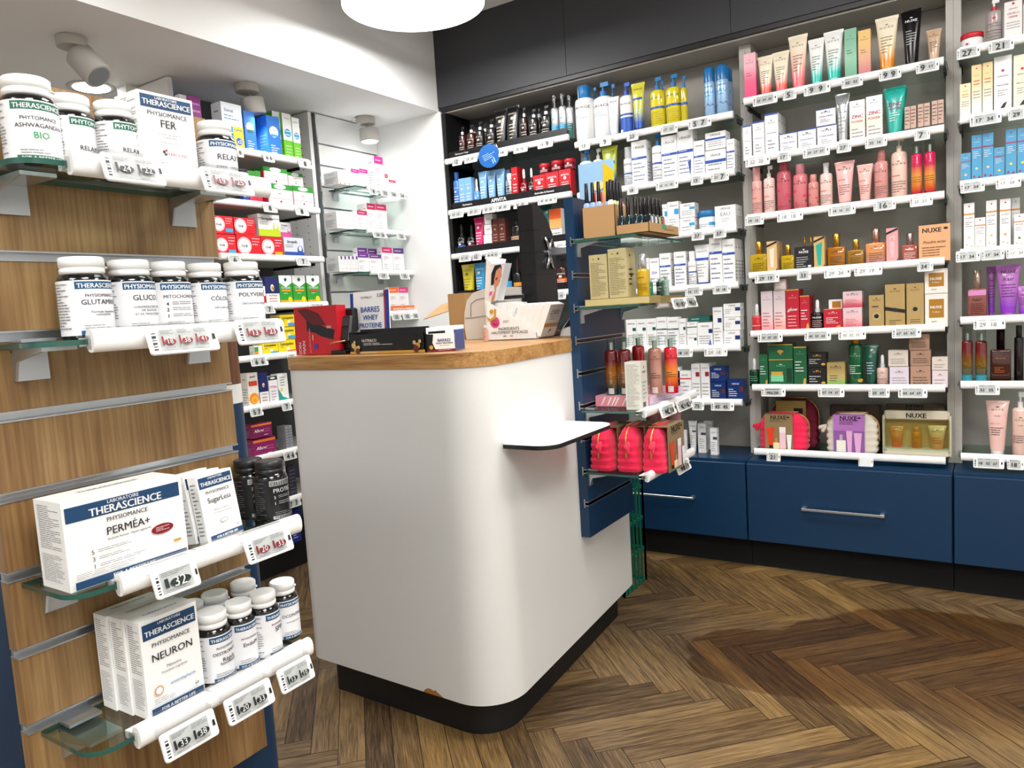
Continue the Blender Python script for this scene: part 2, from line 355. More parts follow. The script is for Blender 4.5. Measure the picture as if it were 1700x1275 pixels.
sbox('wall_left', -3.7, -3.6, -2.5, 3.2, 0, 2.4, 'white')
sbox('wall_back', -3.6, 2.4, 3.11, 3.2, 0, 2.4, 'white')
sbox('wall_right', 2.4, 2.5, -2.5, 3.2, 0, 2.4, 'white')
sbox('wall_front', -3.6, 2.4, -2.5, -2.4, 0, 2.4, 'white')
sbox('wall_corner', -2.62, -2.19, 2.88, 3.105, 0, 2.015, 'white')
sbox('wall_niche', -2.86, -2.8, 1.70, 3.105, 0, 2.015, 'white')
sbox('trim_1', -3.6, -2.2, -2.4, 3.11, 2.015, 2.4, 'white')         # dropped soffit over the left wall
b = MB()
for x0, x1 in ((-2.2, -1.507), (-1.505, -.812), (-.810, -.105), (-.103, .6), (.602, 1.3), (1.302, 2.4)): b.box(x0, x1, 2.88, 2.9, 2.03, 2.4, 'dark')
b.box(-2.2, 2.4, 2.9, 3.105, 2.02, 2.4, 'dark'); struct(b.build('trim_2'))
sbox('trim_3', -2.2, 2.4, 2.885, 2.9, 2.012, 2.03, 'k')
sbox('trim_4', -2.2, 2.4, 2.9, 3.105, 2.006, 2.02, 'upr')
# ---------------------------------------------------------------- lamps
def pendant():
    c = atz(687, 7, 2.2); r = .267
    e = empty('pendant_lamp', (c.x, c.y, 2.2)); tag(e, 'large round flat pendant lamp with thin black rim near the ceiling', 'lamp')
    b = MB(); b.cyl(r, .002, .06, 'k;.5', 64); b.build('rim', e)
    b = MB(); b.cyl(r-.005, -.002, .004, 'lampface', 64); b.build('diffuser', e)
    b = MB(); b.cyl(.004, .06, .18, 'k'); b.cyl(.05, .18, .2, 'w', 24); b.build('cord', e)
    l = bpy.data.lights.new('pendant_glow', 'AREA'); l.shape = 'DISK'; l.size = r*1.9; l.energy = 12; l.color = (1, .98, .95)
    o = bpy.data.objects.new('pendant_glow', l); COL.objects.link(o); o.location = (c.x, c.y, 2.19)
pendant()
for (x, y, s) in ((-.55, 1.45, .6), (.75, 1.75, .6), (.4, .1, .7), (-.6, -1.2, .8), (1.6, -.6, .8)):  # unseen glowing panels, added as housings for the extra area lights
    b = MB(); b.box(-s/2-.02, s/2+.02, -s/2-.02, s/2+.02, -.03, 0, 'w'); b.box(-s/2, s/2, -s/2, s/2, -.032, -.03, 'lampface')
    o = b.build('added_panel_light', None, (x, y, 2.4)); tag(o, 'added unseen square ceiling light panel '+{-.55: 'just in front of the white counter', .75: 'nearest the rightmost wall bay', .4: 'above the middle of the floor', -.6: 'behind the oak display', 1.6: 'by the right wall'}[x], 'ceiling light', 'added ceiling light panels')
SPN = ('unlit tilted white spotlight on the soffit above the wooden display', 'white soffit spotlight in front of the medicine wall bay', 'lit white soffit spotlight above the white slatwall')
for i, (px, py, tx, tz, lit) in enumerate(((118, 62, -40, 112, 0), (409, 140, 8, 0, 0), (606, 195, 0, 0, 1))):
    p = atz(px, py, 2.015); e = empty('ceiling_spotlight', (p.x, p.y, 2.015)); tag(e, SPN[i], 'spotlight', 'soffit spotlights')
    b = MB(); b.cyl(.046, -.032, -.0005, 'upr', 32, None, .002); b.build('mount', e)
    b = MB(); b.cyl(.007, -.055, -.03, 'chrome', 10, TR(.0, .01, 0)); b.build('joint', e)
    T = TR(.0, .02, -.05) @ RZ(math.radians(tz)) @ RX(math.radians(tx))
    b = MB(); b.cyl(.045, -.06 if not i == 0 else -.098, 0, 'upr', 32, T, .002); b.cyl(.036, -.0615 if i else -.0995, -.058, 'spotface' if lit else 'g', 24, T); b.build('head', e)
    if lit or i == 1:
        l = bpy.data.lights.new('spot_beam', 'SPOT'); l.energy = 7; l.spot_size = 2.0; l.spot_blend = .8; l.shadow_soft_size = .035
        o = bpy.data.objects.new('spot_beam', l); COL.objects.link(o); o.location = (p.x+.02, p.y, 1.89); o.rotation_euler = (0, math.radians(-4), 0)
p = atz(152, 144, 2.015)
e = empty('recessed_downlight', (p.x, p.y, 2.015)); tag(e, 'lit round recessed downlight in the soffit behind the bottles', 'downlight')
b = MB(); b.cyl(.085, -.004, -.0003, 'upr', 40); b.build('bezel', e)
b = MB(); b.cyl(.064, -.006, -.003, 'spotface', 40); b.build('lens', e)
for (x, y) in ((p.x, p.y), (-2.75, .9), (-2.5, .1), (-1.95, 1.0)):
    l = bpy.data.lights.new('downlight_beam', 'SPOT'); l.energy = 9; l.spot_size = 2.3; l.spot_blend = .7; l.shadow_soft_size = .06
    o = bpy.data.objects.new('downlight_beam', l); COL.objects.link(o); o.location = (x, y, 2.0 if x < -2.2 else 2.38)
# ---------------------------------------------------------------- shelf parts
def rail(b, x0, x1, y, z):
    """white convex price rail running along x, top at z"""
    T = TR(x0, y, z-.0135) @ RY(PI/2)
    b.loft([(0, .0135, .0095, 2.4), (x1-x0, .0135, .0095, 2.4)], 'W;.35', 16, T)
    b.box(x0+.002, x1-.002, y, y+.012, z-.024, z-.006, 'W;.4')
def wall_shelf(frame, name, x0, x1, z, d, label, group, board='glass', th=.006, back=0, strip=None):
    """a shelf in the frame (rotated empty space) of its wall; rail front at local y=0, depth d"""
    loc, rz = frame
    e = empty('wall_shelf', (loc[0], loc[1], z), rz); tag(e, label, 'shelf', group)
    b = MB(); b.box(x0, x1, .012, d, -.0125-th, -.0125, board)
    if board == 'glass': b.box(x0, x0+.0012, .012, d, -.0184, -.0126, 'glassedge'); b.box(x1-.0012, x1, .012, d, -.0184, -.0126, 'glassedge')
    b.build('shelf_panel', e)
    b = MB(); rail(b, x0+.008, x1-.008, 0.004, 0); b.build('price_rail', e)
    for s in (x0+.004, x1-.012):
        b = MB(); b.box(s, s+.008, .06, d, -.036, -.0187-(th-.006), 'k'); b.build('bracket', e)
    if strip:
        b = MB(); b.box(x0+.02, x1-.02, .014, .018, -.012, .030, 'k;.4')
        deco(b, strip, plane_S(x1-x0-.04, .042, .014, (x0+x1)/2, -.012), x1-x0-.04, .042); b.build('header_strip', e)
    return e
FR = ((0, 2.852), 0)        # back wall frame: local x = world x
# back wall carcass bays
ORD = ('top', 'second', 'third', 'fourth', 'fifth', 'sixth', 'lowest')
BAYS = {
 'A': dict(x=(-2.165, -1.492), z=(1.785, 1.548, 1.342, 1.135, .93, .72), name='dark corner bay'),
 'B': dict(x=(-1.477, -.797), z=(1.745, 1.535, 1.325, 1.113, .873, .66), name='second wall bay'),
 'C': dict(x=(-.772, -.118), z=(1.782, 1.57, 1.358, 1.143, .923, .718, .47), name='third wall bay'),
 'D': dict(x=(-.09, .57), z=(1.80, 1.587, 1.383, 1.164, .943, .73, .487), name='rightmost wall bay')}
bx = dict(A=(-2.188, -1.48), B=(-1.48, -.785), C=(-.785, -.103), D=(-.103, .6))
STR = {'A': {0: 't .12 .62 .14 w Nettoyants Visage|T .38 .62 .12 w APIVITA', 1: 'T .14 .62 .1 w Hydratation|T .42 .62 .13 w APIVITA|T .8 .62 .18 w Anti-rides & Fermeté', 2: 'r 0 .98 1 1 k', 3: 't .3 .5 .12 w Soins Corps'}}
for kk, (x0, x1) in bx.items():
    B = BAYS[kk]
    e = empty('shelving_unit', (0, 0, 0)); tag(e, 'tall wall shelving unit of the %s' % B['name'] + (', black sided' if kk == 'A' else ', pale grey uprights'), 'shelving', 'wall shelving units along the back')
    dk = 'k;.5' if kk == 'A' else 'upr'
    b = MB(); b.box(x0, x0+.022, 2.885 if kk == 'A' else 2.965, 3.09, .428, 2.005, dk)
    if kk != 'A':
        for z in [1.9-.032*i for i in range(44)]: b.box(x0+.022, x0+.0224, 3.02, 3.025, z, z+.005, 'k')
    b.build('side_panel', e)
    b = MB(); b.box(x1-.022, x1-.0005, 2.965, 3.09, .428, 2.005, 'upr'); b.build('side_panel', e)
    b = MB(); b.box(x0+.022, x1-.022, 3.085, 3.1, .428, 2.005, 'darkgrey' if kk == 'A' else 'grey'); b.build('back_panel', e)
    xs = B['x']
    for i, z in enumerate(B['z']):
        last = kk in 'CD' and i == 6
        wall_shelf(FR, 'wall_shelf', xs[0], xs[1], z, .228, 'glass shelf with white price rail, %s of the %s' % (ORD[i], B['name']), 'glass shelves of the %s' % B['name'], 'glass' if kk != 'A' or i > 0 else 'glass', strip=STR.get(kk, {}).get(i))
# base cabinets
CB = ((-2.19, -1.472, 'under the dark corner bay'), (-1.472, -.7865, 'left of the wide centre one'), (-.7835, -.1045, 'wide, under the bay right of centre'), (-.1015, .60, 'at the right edge, under the rightmost bay'))
for i, (x0, x1, nm) in enumerate(CB):
    e = empty('base_cabinet', ((x0+x1)/2, 2.82, 0)); tag(e, 'petrol blue drawer cabinet on black plinth, %s' % nm, 'cabinet', 'petrol blue base cabinets')
    w = (x1-x0)/2
    b = MB(); b.box(-w, w, .002, .28, .115, .427, 'blue'); b.build('body', e)
    b = MB(); b.box(-w, w, .04, .27, .0005, .115, '#020202;.9'); b.build('plinth', e)
    b = MB(); b.box(-w+.0012, w-.0012, -.02, 0, .118, .418, 'blue', .0025); dr = b.build('drawer_front', e)
    if i < 3:
        b = MB(); hw = .088; zc = .33
        if i == 2: hw = .155
        cx = {1: -.105, 2: .0}.get(i, 0)
        if i == 2:
            A = aty(1331, 846, 2.78); Bq = aty(1469, 856, 2.78); cx = (A.x+Bq.x)/2-(x0+x1)/2; hw = (Bq.x-A.x)/2; zc = (A.z+Bq.z)/2
        if i == 1:
            Bq = aty(1152, 827, 2.78); hw = .13; cx = Bq.x-hw-(x0+x1)/2; zc = Bq.z
        b.box(cx-hw, cx+hw, -.05, -.042, zc-.004, zc+.004, 'alu', .001)
        for s in (-1, 1): b.box(cx+s*(hw-.008)-.007, cx+s*(hw-.008)+.007, -.046, -.0202, zc-.006, zc+.006, 'alu')
        b.build('handle', dr)
# ---------------------------------------------------------------- left wall bay and white slatwall
FL = ((-2.44, 0), PI/2)     # local x = world y, local y = -world x
e = empty('shelving_unit', (0, 0, 0)); tag(e, 'tall medicine shelving unit against the left wall', 'shelving')
b = MB(); b.box(-2.79, -2.6, 1.745, 1.765, 0, 2.01, 'white'); b.build('side_panel', e)
b = MB(); b.box(-2.79, -2.6, 2.43, 2.45, 0, 2.01, 'white')
for z in [1.95-.032*i for i in range(46)]:
    for x in (-2.66, -2.74): b.box(x, x+.005, 2.4295, 2.43, z, z+.005, 'k')
b.build('side_panel', e)
b = MB(); b.box(-2.798, -2.78, 1.765, 2.43, .13, 2.01, 'darkgrey'); b.build('back_panel', e)
b = MB(); b.box(-2.79, -2.545, 1.766, 2.43, .0005, .132, 'k;.6'); b.build('plinth', e)
LZ = (1.75, 1.55, 1.341, 1.147, .944, .748, .545, .345)
ORDL = ('top', 'second', 'third', 'fourth', 'fifth', 'sixth', 'seventh', 'eighth')
for i, z in enumerate(LZ):
    wall_shelf(FL, 'wall_shelf', 1.775, 2.31 if i else 2.27, z, .33, 'grey shelf with white price rail, %s of the left wall bay' % ORDL[i], 'shelves of the left wall bay', 'upr', .012)
e = empty('slatwall_panel', (0, 0, 0)); tag(e, 'white slatwall panel in the far left corner', 'slatwall')
b = MB(); z = 1.873+.0975; b.box(-2.79, -2.62, 2.47, 2.878, 0.0005, 2.01, 'white')
zs = [2.01]+[1.873-.0975*i for i in range(18)]+[.02]
for i in range(len(zs)-1): b.box(-2.612, -2.6, 2.478, 2.878, zs[i+1]+(.008 if i < len(zs)-2 else 0), zs[i], 'white')
b.box(-2.619, -2.612, 2.478, 2.878, .02, 2.01, 'g'); b.build('slat_board', e)
b = MB(); b.box(-2.63, -2.596, 2.47, 2.477, .0005, 2.01, 'chrome'); b.build('edge_strip', e)
def glass_shelf(e, L, d, z=0, corner=.0):
    """glass panel in slatwall frame: back edge on local y=0, front at -d, x 0..L"""
    b = MB(); r = corner
    if r > 0: 
        n = 8; pts = [(L, -.0015), (0, -.0015)]+[(r-r*math.cos(PI/2*i/n), -d+r-r*math.sin(PI/2*i/n)) for i in range(n+1)]+[(L-r+r*math.sin(PI/2*i/n), -d+r-r*math.cos(PI/2*i/n)) for i in range(n+1)]
        b.prism(pts, -.006, 0, 'glassedge', None, 0, True, 'glass')
    else: b.prism([(L, -.0015), (0, -.0015), (0, -d), (L, -d)], -.006, 0, 'glassedge', None, 0, False, 'glass')
    b.build('glass_panel', e)
def slat_shelf(loc, rz, L, d, label, group, rail_z=0, x0r=.03, bd=.075, corner=0, rails=True):
    """glass shelf on slatwall brackets; loc is the panel surface at the shelf's left end, rail in front"""
    e = empty('glass_shelf', loc, rz); tag(e, label, 'shelf', group)
    glass_shelf(e, L, d, 0, corner)
    for s in (.02, L-.067):
        b = MB(); w = .039 if bd > .06 else .02
        b.box(s, s+w, -.004, -.0005, -.045, -.008, 'alu'); b.box(s, s+w, -bd, -.0005, -.011, -.0065, 'alu')
        b.add([(s, -.004, -.045), (s, -.012, -.022), (s, -bd, -.011), (s, -.004, -.011), (s+.003, -.004, -.045), (s+.003, -.012, -.022), (s+.003, -bd, -.011), (s+.003, -.004, -.011)],
              [(0, 1, 2, 3), (7, 6, 5, 4), (0, 4, 5, 1), (1, 5, 6, 2)], 'alu')
        b.box(s, s+w, -.03, -.0005, .0005, .0045, 'alu'); b.build('bracket', e)
    if rails:
        b = MB(); T = TR(x0r, -d-.004, -.002) @ RY(PI/2)
        b.loft([(0, .0135, .009, 2.4), (L-x0r+.006, .0135, .009, 2.4)], 'W;.35', 18, T)
        for q in (.1, .36, .62): b.box(x0r+(L-x0r)*q, x0r+(L-x0r)*q+.07, -d-.0138, -d+.004, .0115, .0125, 'clear')
        b.box(x0r-.006, x0r, -d-.006, -d+.012, -.012, .004, 'clear'); b.box(x0r, L+.01, -d, -d+.02, -.008, .0015, 'w')
        b.build('price_rail', e)
    return e
for i, (z, y0, y1) in enumerate(((1.668, 2.52, 2.86), (1.47, 2.5, 2.86), (1.277, 2.5, 2.87), (1.08, 2.5, 2.87))):
    slat_shelf((-2.6, y0, z), PI/2, y1-y0, .17, 'small glass shelf, %s on the white slatwall' % ('topmost', 'second', 'third', 'lowest')[i], 'glass shelves on the white slatwall', x0r=.07)
# ---------------------------------------------------------------- wooden display in the left foreground
GX = -.97
e = empty('display_gondola', (0, 0, 0)); tag(e, 'oak slatwall display on a petrol blue base at left foreground', 'display stand')
slots = [1.253-.0944*i for i in range(8)]
b = MB(); zs = [1.36]+slots+[.385]
for i in range(len(zs)-1): b.box(GX-.02, GX, .377, .706, zs[i+1], zs[i]-(.0125 if i else 0), 'oak')
b.build('wood_panel', e)
for z in slots:
    b = MB(); b.box(GX-.018, GX-.012, .3772, .7058, z-.0125, z, 'alu')
    b.box(GX-.018, GX+.0012, .376, .7065, z-.0022, z-.0002, 'alu'); b.box(GX-.018, GX+.0012, .376, .7065, z-.0127, z-.0108, 'alu')
    b.build('slot_profile', e)
def rrect(x0, x1, y0, y1, r, n=6, rs=None):
    P = []; rs = rs or (r, r, r, r)
    for (cx, cy, a0, q) in ((x0, y0, PI, rs[0]), (x1, y0, 1.5*PI, rs[1]), (x1, y1, 0, rs[2]), (x0, y1, .5*PI, rs[3])):
        ox = cx+(q if cx == x0 else -q); oy = cy+(q if cy == y0 else -q)
        for i in range(n+1): a = a0+PI/2*i/n; P.append((ox+q*math.cos(a), oy+q*math.sin(a)))
    return P
def body(name, z0, z1, mat, ins=0):
    b = MB(); b.prism(rrect(-1.55+ins, GX-.0215, .385+ins, .757, .02, 8, (.02, .02, .035, .02)), z0, z1, mat, None, 0, True); return b.build(name, e)
body('blue_base', .0, .934, 'blue'); body('white_band', .934, .964, 'shell'); body('worktop', .964, 1.036, 'oakdark')
GS = {}
for i, z in enumerate((1.245, 1.049, .765, .578)):
    GS[i] = z
    nm = ('topmost', 'second', 'third', 'lowest')[i]
    slat_shelf((GX, .39, z), PI/2, .31, .118, 'glass shelf with price rail, %s on the oak display' % nm, 'glass shelves on the oak display', corner=.03, x0r=.05)
# ---------------------------------------------------------------- service counter
def roundpoly(P, R, n=10):
    out = []; m = len(P)
    for i in range(m):
        a, p, c = Vector(P[i-1]), Vector(P[i]), Vector(P[(i+1) % m]); r = R[i]
        if r == 0: out.append(tuple(p)); continue
        d1 = (a-p).normalized(); d2 = (c-p).normalized(); ang = d1.angle(d2); t = r/math.tan(ang/2)
        ctr = p+(d1+d2).normalized()*(r/math.sin(ang/2)); s = p+d1*t; f = p+d2*t
        a0 = math.atan2(s.y-ctr.y, s.x-ctr.x); a1 = math.atan2(f.y-ctr.y, f.x-ctr.x)
        while a1 < a0: a1 += 2*PI
        for k in range(n+1): q = a0+(a1-a0)*k/n; out.append((ctr.x+r*math.cos(q), ctr.y+r*math.sin(q)))
    return out
CP = [(-1.655, 1.372), (-.967, 1.352), (-1.026, 2.268), (-1.655, 2.262)]
e = empty('service_counter', (0, 0, 0)); tag(e, 'white rounded pharmacy counter with oak worktop and black plinth', 'counter')
b = MB(); b.prism(roundpoly(CP, (.055, .115, .03, .03), 14), .1, .928, 'shell', None, 0, True)
# chipped laminate on the lower edge
for px0, px1, hh in ((704, 737, .012), (558, 566, .004), (816, 828, .006)):
    pass
b.build('shell', e)
b = MB(); b.prism(roundpoly([(-1.658, 1.369), (-.964, 1.349), (-1.023, 2.271), (-1.658, 2.265)], (.055, .115, .03, .03), 14), .9282, .963, 'oaktop', None, 0, True); b.build('worktop', e)
b = MB(); b.prism(roundpoly([(-1.59, 1.405), (-1.01, 1.39), (-1.063, 2.22), (-1.59, 2.22)], (.02, .1, .03, .03), 14), .0003, .1, 'k;.55', None, 0, True); b.build('plinth', e)
def fronty(x): return 1.372+(x+1.655)/(.688)*(-.02)
b = MB()
for px0, px1, zc in ((702, 737, .113),):
    A = aty(px0, 1150, 1.357); B_ = aty(px1, 1163, 1.357); pts = [A.x, .1]
    xs = [A.x+(B_.x-A.x)*i/8 for i in range(9)]; zz = [.1, .109, zc, zc+.001, zc-.002, zc+.001, .109, .105, .1]
    b.add([(x, fronty(x)-.0006, z) for x, z in zip(xs, zz)], [tuple(range(9))], '#a9713a')
b.build('chipped_edge', e)
# small white shelf on the counter side
b = MB(); pl = roundpoly([(-.9705, 1.432), (-.838, 1.432), (-.838, 1.782), (-.993, 1.782)], (0, .05, .05, 0), 8)
b.prism(pl, .7285, .7385, 'k;.5', None, 0, True); b.prism(pl, .7385, .7397, 'W;.4', None, 0, False)
o = b.build('bag_shelf', None); tag(o, 'small white shelf with black edge fixed to the counter side', 'shelf')
# blue slatwall panel on the counter side
KX = -.97
e = empty('slatwall_panel', (0, 0, 0)); tag(e, 'petrol blue slatwall panel fixed to the side of the counter', 'slatwall')
ks = [1.24, 1.147, 1.054, .963, .87, .777, .683, .588, .493]
b = MB(); zs = [1.354]+ks+[.387]; y0, y1 = 1.85, 2.16
for i in range(len(zs)-1): b.box(KX-.013, KX, y0, y1, zs[i+1], zs[i]-(.011 if i else 0), 'blue')
b.box(KX-.028, KX-.013, y0, y1, .387, 1.354, 'blue'); b.build('board', e)
for z in ks:
    b = MB(); b.box(KX-.0128, KX-.010, y0+.001, y1, z-.011, z, 'k;.4')
    b.box(KX-.011, KX+.001, y0-.001, y1, z-.0016, z, 'alu'); b.box(KX-.011, KX+.001, y0-.001, y1, z-.0125, z-.011, 'alu')
    b.box(KX-.013, KX-.010, y0-.002, y0+.0, z-.018, z+.007, 'alu'); b.box(KX-.013, KX+.001, y0-.002, y0, z-.002, z, 'alu'); b.box(KX-.013, KX+.001, y0-.002, y0, z-.0125, z-.0105, 'alu'); b.build('slot_profile', e)
KS = (1.236, 1.05, .76, .583)
for i, z in enumerate(KS):
    nm = ('topmost', 'second', 'third', 'lowest')[i]
    slat_shelf((KX, 1.838, z), PI/2, (.36, .36, .40, .36)[i], .185, 'glass shelf, %s on the blue slatwall panel' % nm, 'glass shelves on the blue slatwall panel', x0r=.0 if i > 1 else .12, bd=.06, rails=i > 0)
# ================================================================ goods: builders
PEND = []       # (object, description, place phrase, order along the shelf)
def pend(o, desc, cat, place, order): o['category'] = cat; PEND.append((o, desc, place, order)); return o
def carton(w, h, d, col, prims='', side='', top=''):
    b = MB(); b.box(-w/2, w/2, -d/2, d/2, 0, h, col)
    if prims: deco(b, prims, plane_S(w, h, -d/2), w, h)
    for sg in (-1, 1):
        if side: deco(b, side, side_S(d, h, sg*w/2, sg), d, h)
    if top: deco(b, top, lambda u, v, k: ((u-.5)*w, -d/2+v*d, h+EPS*k), w, d)
    return b.build('carton')
def root_of(name): return empty(name, (0, 0, 0))
def goods(kind, w, h, d, cols, prims, side=''):
    """cols: body/cap/extra"""
    c = cols.split('/'); body = c[0]; cap = c[1] if len(c) > 1 else 'w'; ex = c[2] if len(c) > 2 else 'w'
    r = w/2
    if kind == 'box':
        return carton(w, h, d, body+(';.5' if ';' not in body else ''), prims, side or ('l .12 .1 .88 .55 6 g|l .3 .75 .7 .85 1 g' if ex != 'n' else '')), 'carton'
    if kind == 'tube':
        e = root_of('squeeze_tube'); ch = h*.11; b = MB(); r *= 1.14; a0 = r*.6; bb = min(r*.62, .022)
        prof = [(0, a0, bb), (h*.3, r*.7, bb), (h*.65, r*.85, bb*.6), (h*.83, r*.95, bb*.28), (h*.89, r, .0015)]
        prof = [(ch+(z*(h-ch)/(h*.89)), a, q) for z, a, q in prof]
        prof[-1] = (h*.95, r, .0016); b.loft(prof+[(h, r, .0012)], body+';.3;0;.3', 24)
        if prims: deco(b, prims, loft_S(prof, ch, h, 2.2), w*.9, h-ch, nu=6, nv=6)
        b.build('tube_body', e)
        b = MB(); b.loft([(0, a0*.86, bb*.95), (.002, a0*.9, bb), (ch, a0*.93, bb)], cap+';.3', 24); b.build('cap', e); return e, 'tube'
    if kind in ('serum', 'bot', 'pump', 'spray', 'drop', 'can', 'perf', 'oil', 'jar', 'jar2'):
        nm = dict(serum='serum_bottle', bot='bottle', pump='pump_bottle', spray='spray_bottle', drop='dropper_bottle', can='aerosol_can', perf='perfume_bottle', oil='oil_bottle', jar='cream_jar', jar2='cream_jar')[kind]
        e = root_of(nm); fb = dict(serum=.64, bot=.8, pump=.76, spray=.74, drop=.6, can=.72, perf=.8, oil=.62, jar=.66, jar2=.7)[kind]
        pw = 7 if kind in ('oil',) else 2; ry = r*(.55 if kind == 'oil' else (.8 if kind == 'pump' and w > .05 else 1)); hb = h*fb; s = min(r*.5, hb*.1)*(.5 if kind == 'oil' else 1)
        nk = dict(serum=.66, bot=.5, pump=.34, spray=.5, drop=.42, can=.9, perf=.55, oil=.8, jar=.95, jar2=.95)[kind]
        prof = [(0, r*.94, ry*.94, pw), (.0015, r, ry, pw), (hb-s, r, ry, pw), (hb-s*.35, r*(.93 if kind != 'oil' else .97), ry*.93, pw), (hb, r*max(nk, .6), ry*max(nk, .6), 3 if pw > 2 else 2)]
        b = MB(); b.loft(prof, body+(';.18;0;.4' if ';' not in body else ''), 24)
        if prims: deco(b, prims, loft_S(prof, .002, hb-s, 2.7), w, hb, nu=8)
        b.build('bottle_body' if 'jar' not in kind else 'jar_body', e)
        b = MB(); k = min(r*nk, .02)
        if kind in ('bot', 'serum'): b.cyl(r*.62, hb-.001, h, cap, 20, None, .0012)
        elif kind == 'can': b.loft([(hb, r*.98, r*.98), (h*.93, r*.96, r*.96), (h*.985, r*.8, r*.8), (h, r*.55, r*.55)], cap+';.25', 24)
        elif kind == 'perf': b.cyl(r*.35, hb, h*.93, 'S;.2;.8', 14); b.build('spray_head', e); b = MB(); b.cyl(r*.82, hb, h, 'glassg', 20)
        elif kind == 'spray': b.cyl(r*.45, hb, h*.9, ex, 14); b.box(-r*.4, r*.5, -r*.3, r*.3, h*.88, h*.95, ex); b.build('spray_head', e); b = MB(); b.cyl(r*.72, hb, h, cap, 20)
        elif kind == 'oil': b.cyl(r*.4, hb, h, cap+';.2;.85' if ';' not in cap else cap, 20, None, .0012)
        elif 'jar' in kind: b.cyl(r*1.01, hb, h, cap, 28, None, .0015)
        elif kind == 'drop':
            b.cyl(k, hb, hb+h*.12, ex, 16); b.build('collar', e); b = MB(); b.loft([(hb+h*.12, k*.62, k*.62), (hb+h*.16, k*.78, k*.78), (h*.9, k*.76, k*.76), (h*.97, k*.6, k*.6), (h, k*.3, k*.3)], cap, 14)
        elif kind == 'pump':
            hh = h-hb; b.cyl(max(k, .006), hb, hb+hh*.38, ex if len(c) > 2 else cap, 18); b.build('collar', e); b = MB()
            b.cyl(max(k*.35, .003), hb+hh*.38, hb+hh*.7, cap, 10); b.box(-k*.7, k*1.9, -k*.5, k*.5, hb+hh*.68, h, cap, .0015)
        b.build('cap' if kind not in ('pump', 'drop') else ('pump_head' if kind == 'pump' else 'pipette'), e); return e, 'bottle' if 'jar' not in kind else 'jar'
    raise KeyError(kind)
# ================================================================ price tags
def price_tag(loc, rz, w, h, txt, place, order, tilt=.22, col='K', big=False, blank=False):
    e = empty('price_tag', loc, rz)
    T = RX(-tilt)
    b = MB(); b.prism(rrect(-w/2, w/2, -h/2, h/2, h*.12, 3), 0, .005, 'W;.4', T @ RX(PI/2) , .001); b.build('tag_body', e)
    # prism local z -> after RX(90deg) points to -y (front)
    sc = MB()
    def S(u, v, k): return T @ Vector(((u-.5)*w, -.0052-EPS*k, (v-.5)*h))
    x1 = .84 if w > h*1.3 else .8; x0 = .14
    deco(sc, 'r %.3f .12 %.3f .88 %s' % (x0, x1, '#b9bdbb' if not blank else '#e4e4e2'), S, w, h, 0)
    pr = txt.split(' ') if txt else []
    n = max(1, len(pr)); cw = (x1-x0)/n; ar = w/h
    s = 'r .04 .15 .1 .2 k|r .04 .26 .1 .29 k|r .04 .35 .1 .42 k|r .04 .48 .1 .51 k|r .04 .57 .1 .66 k|r .04 .72 .1 .76 k|r %.3f .4 %.3f .62 k' % ((x1+1)/2-.02, (x1+1)/2+.025)
    for i, p in enumerate(pr):
        a = x0+cw*i; m = a+cw/2
        hc = '#9a9c98' if blank else col
        if big:
            s += '|l %.3f .68 %.3f .85 3 #55585a|e %.3f .42 %.3f %s %.2f|r %.3f .3 %.3f .62 %s|t %.3f .43 %.3f #d0d2d0 %s|l %.3f .14 %.3f .24 1 #888' % (a+.02, a+cw-.02, a+cw*.58, cw*.34, col, .52 if n > 1 else .38, a+cw*.08, a+cw*.2, col, a+cw*.56, cw*.42, p, a+.04, a+cw-.04)
        else:
            if p.isdigit(): s += '|l %.3f .74 %.3f .85 1 #777|T %.3f .44 %.3f %s %s|l %.3f .5 %.3f .62 1 %s' % (a+.02, a+cw-.02, m-cw*.06, min(cw*.6, .62/ar*len(p)*.6), hc, p, m+cw*.26, m+cw*.44, hc)
            else: s += '|l %.3f .62 %.3f .8 1 %s|T %.3f .38 %.3f %s %s' % (a+.03, a+cw-.03, hc, m, cw*.7, hc, p)
    deco(sc, s, S, w, h, 1); sc.build('screen', e)
    pend(e, 'price tag', 'price tag', place, order); e['_txt'] = txt; return e
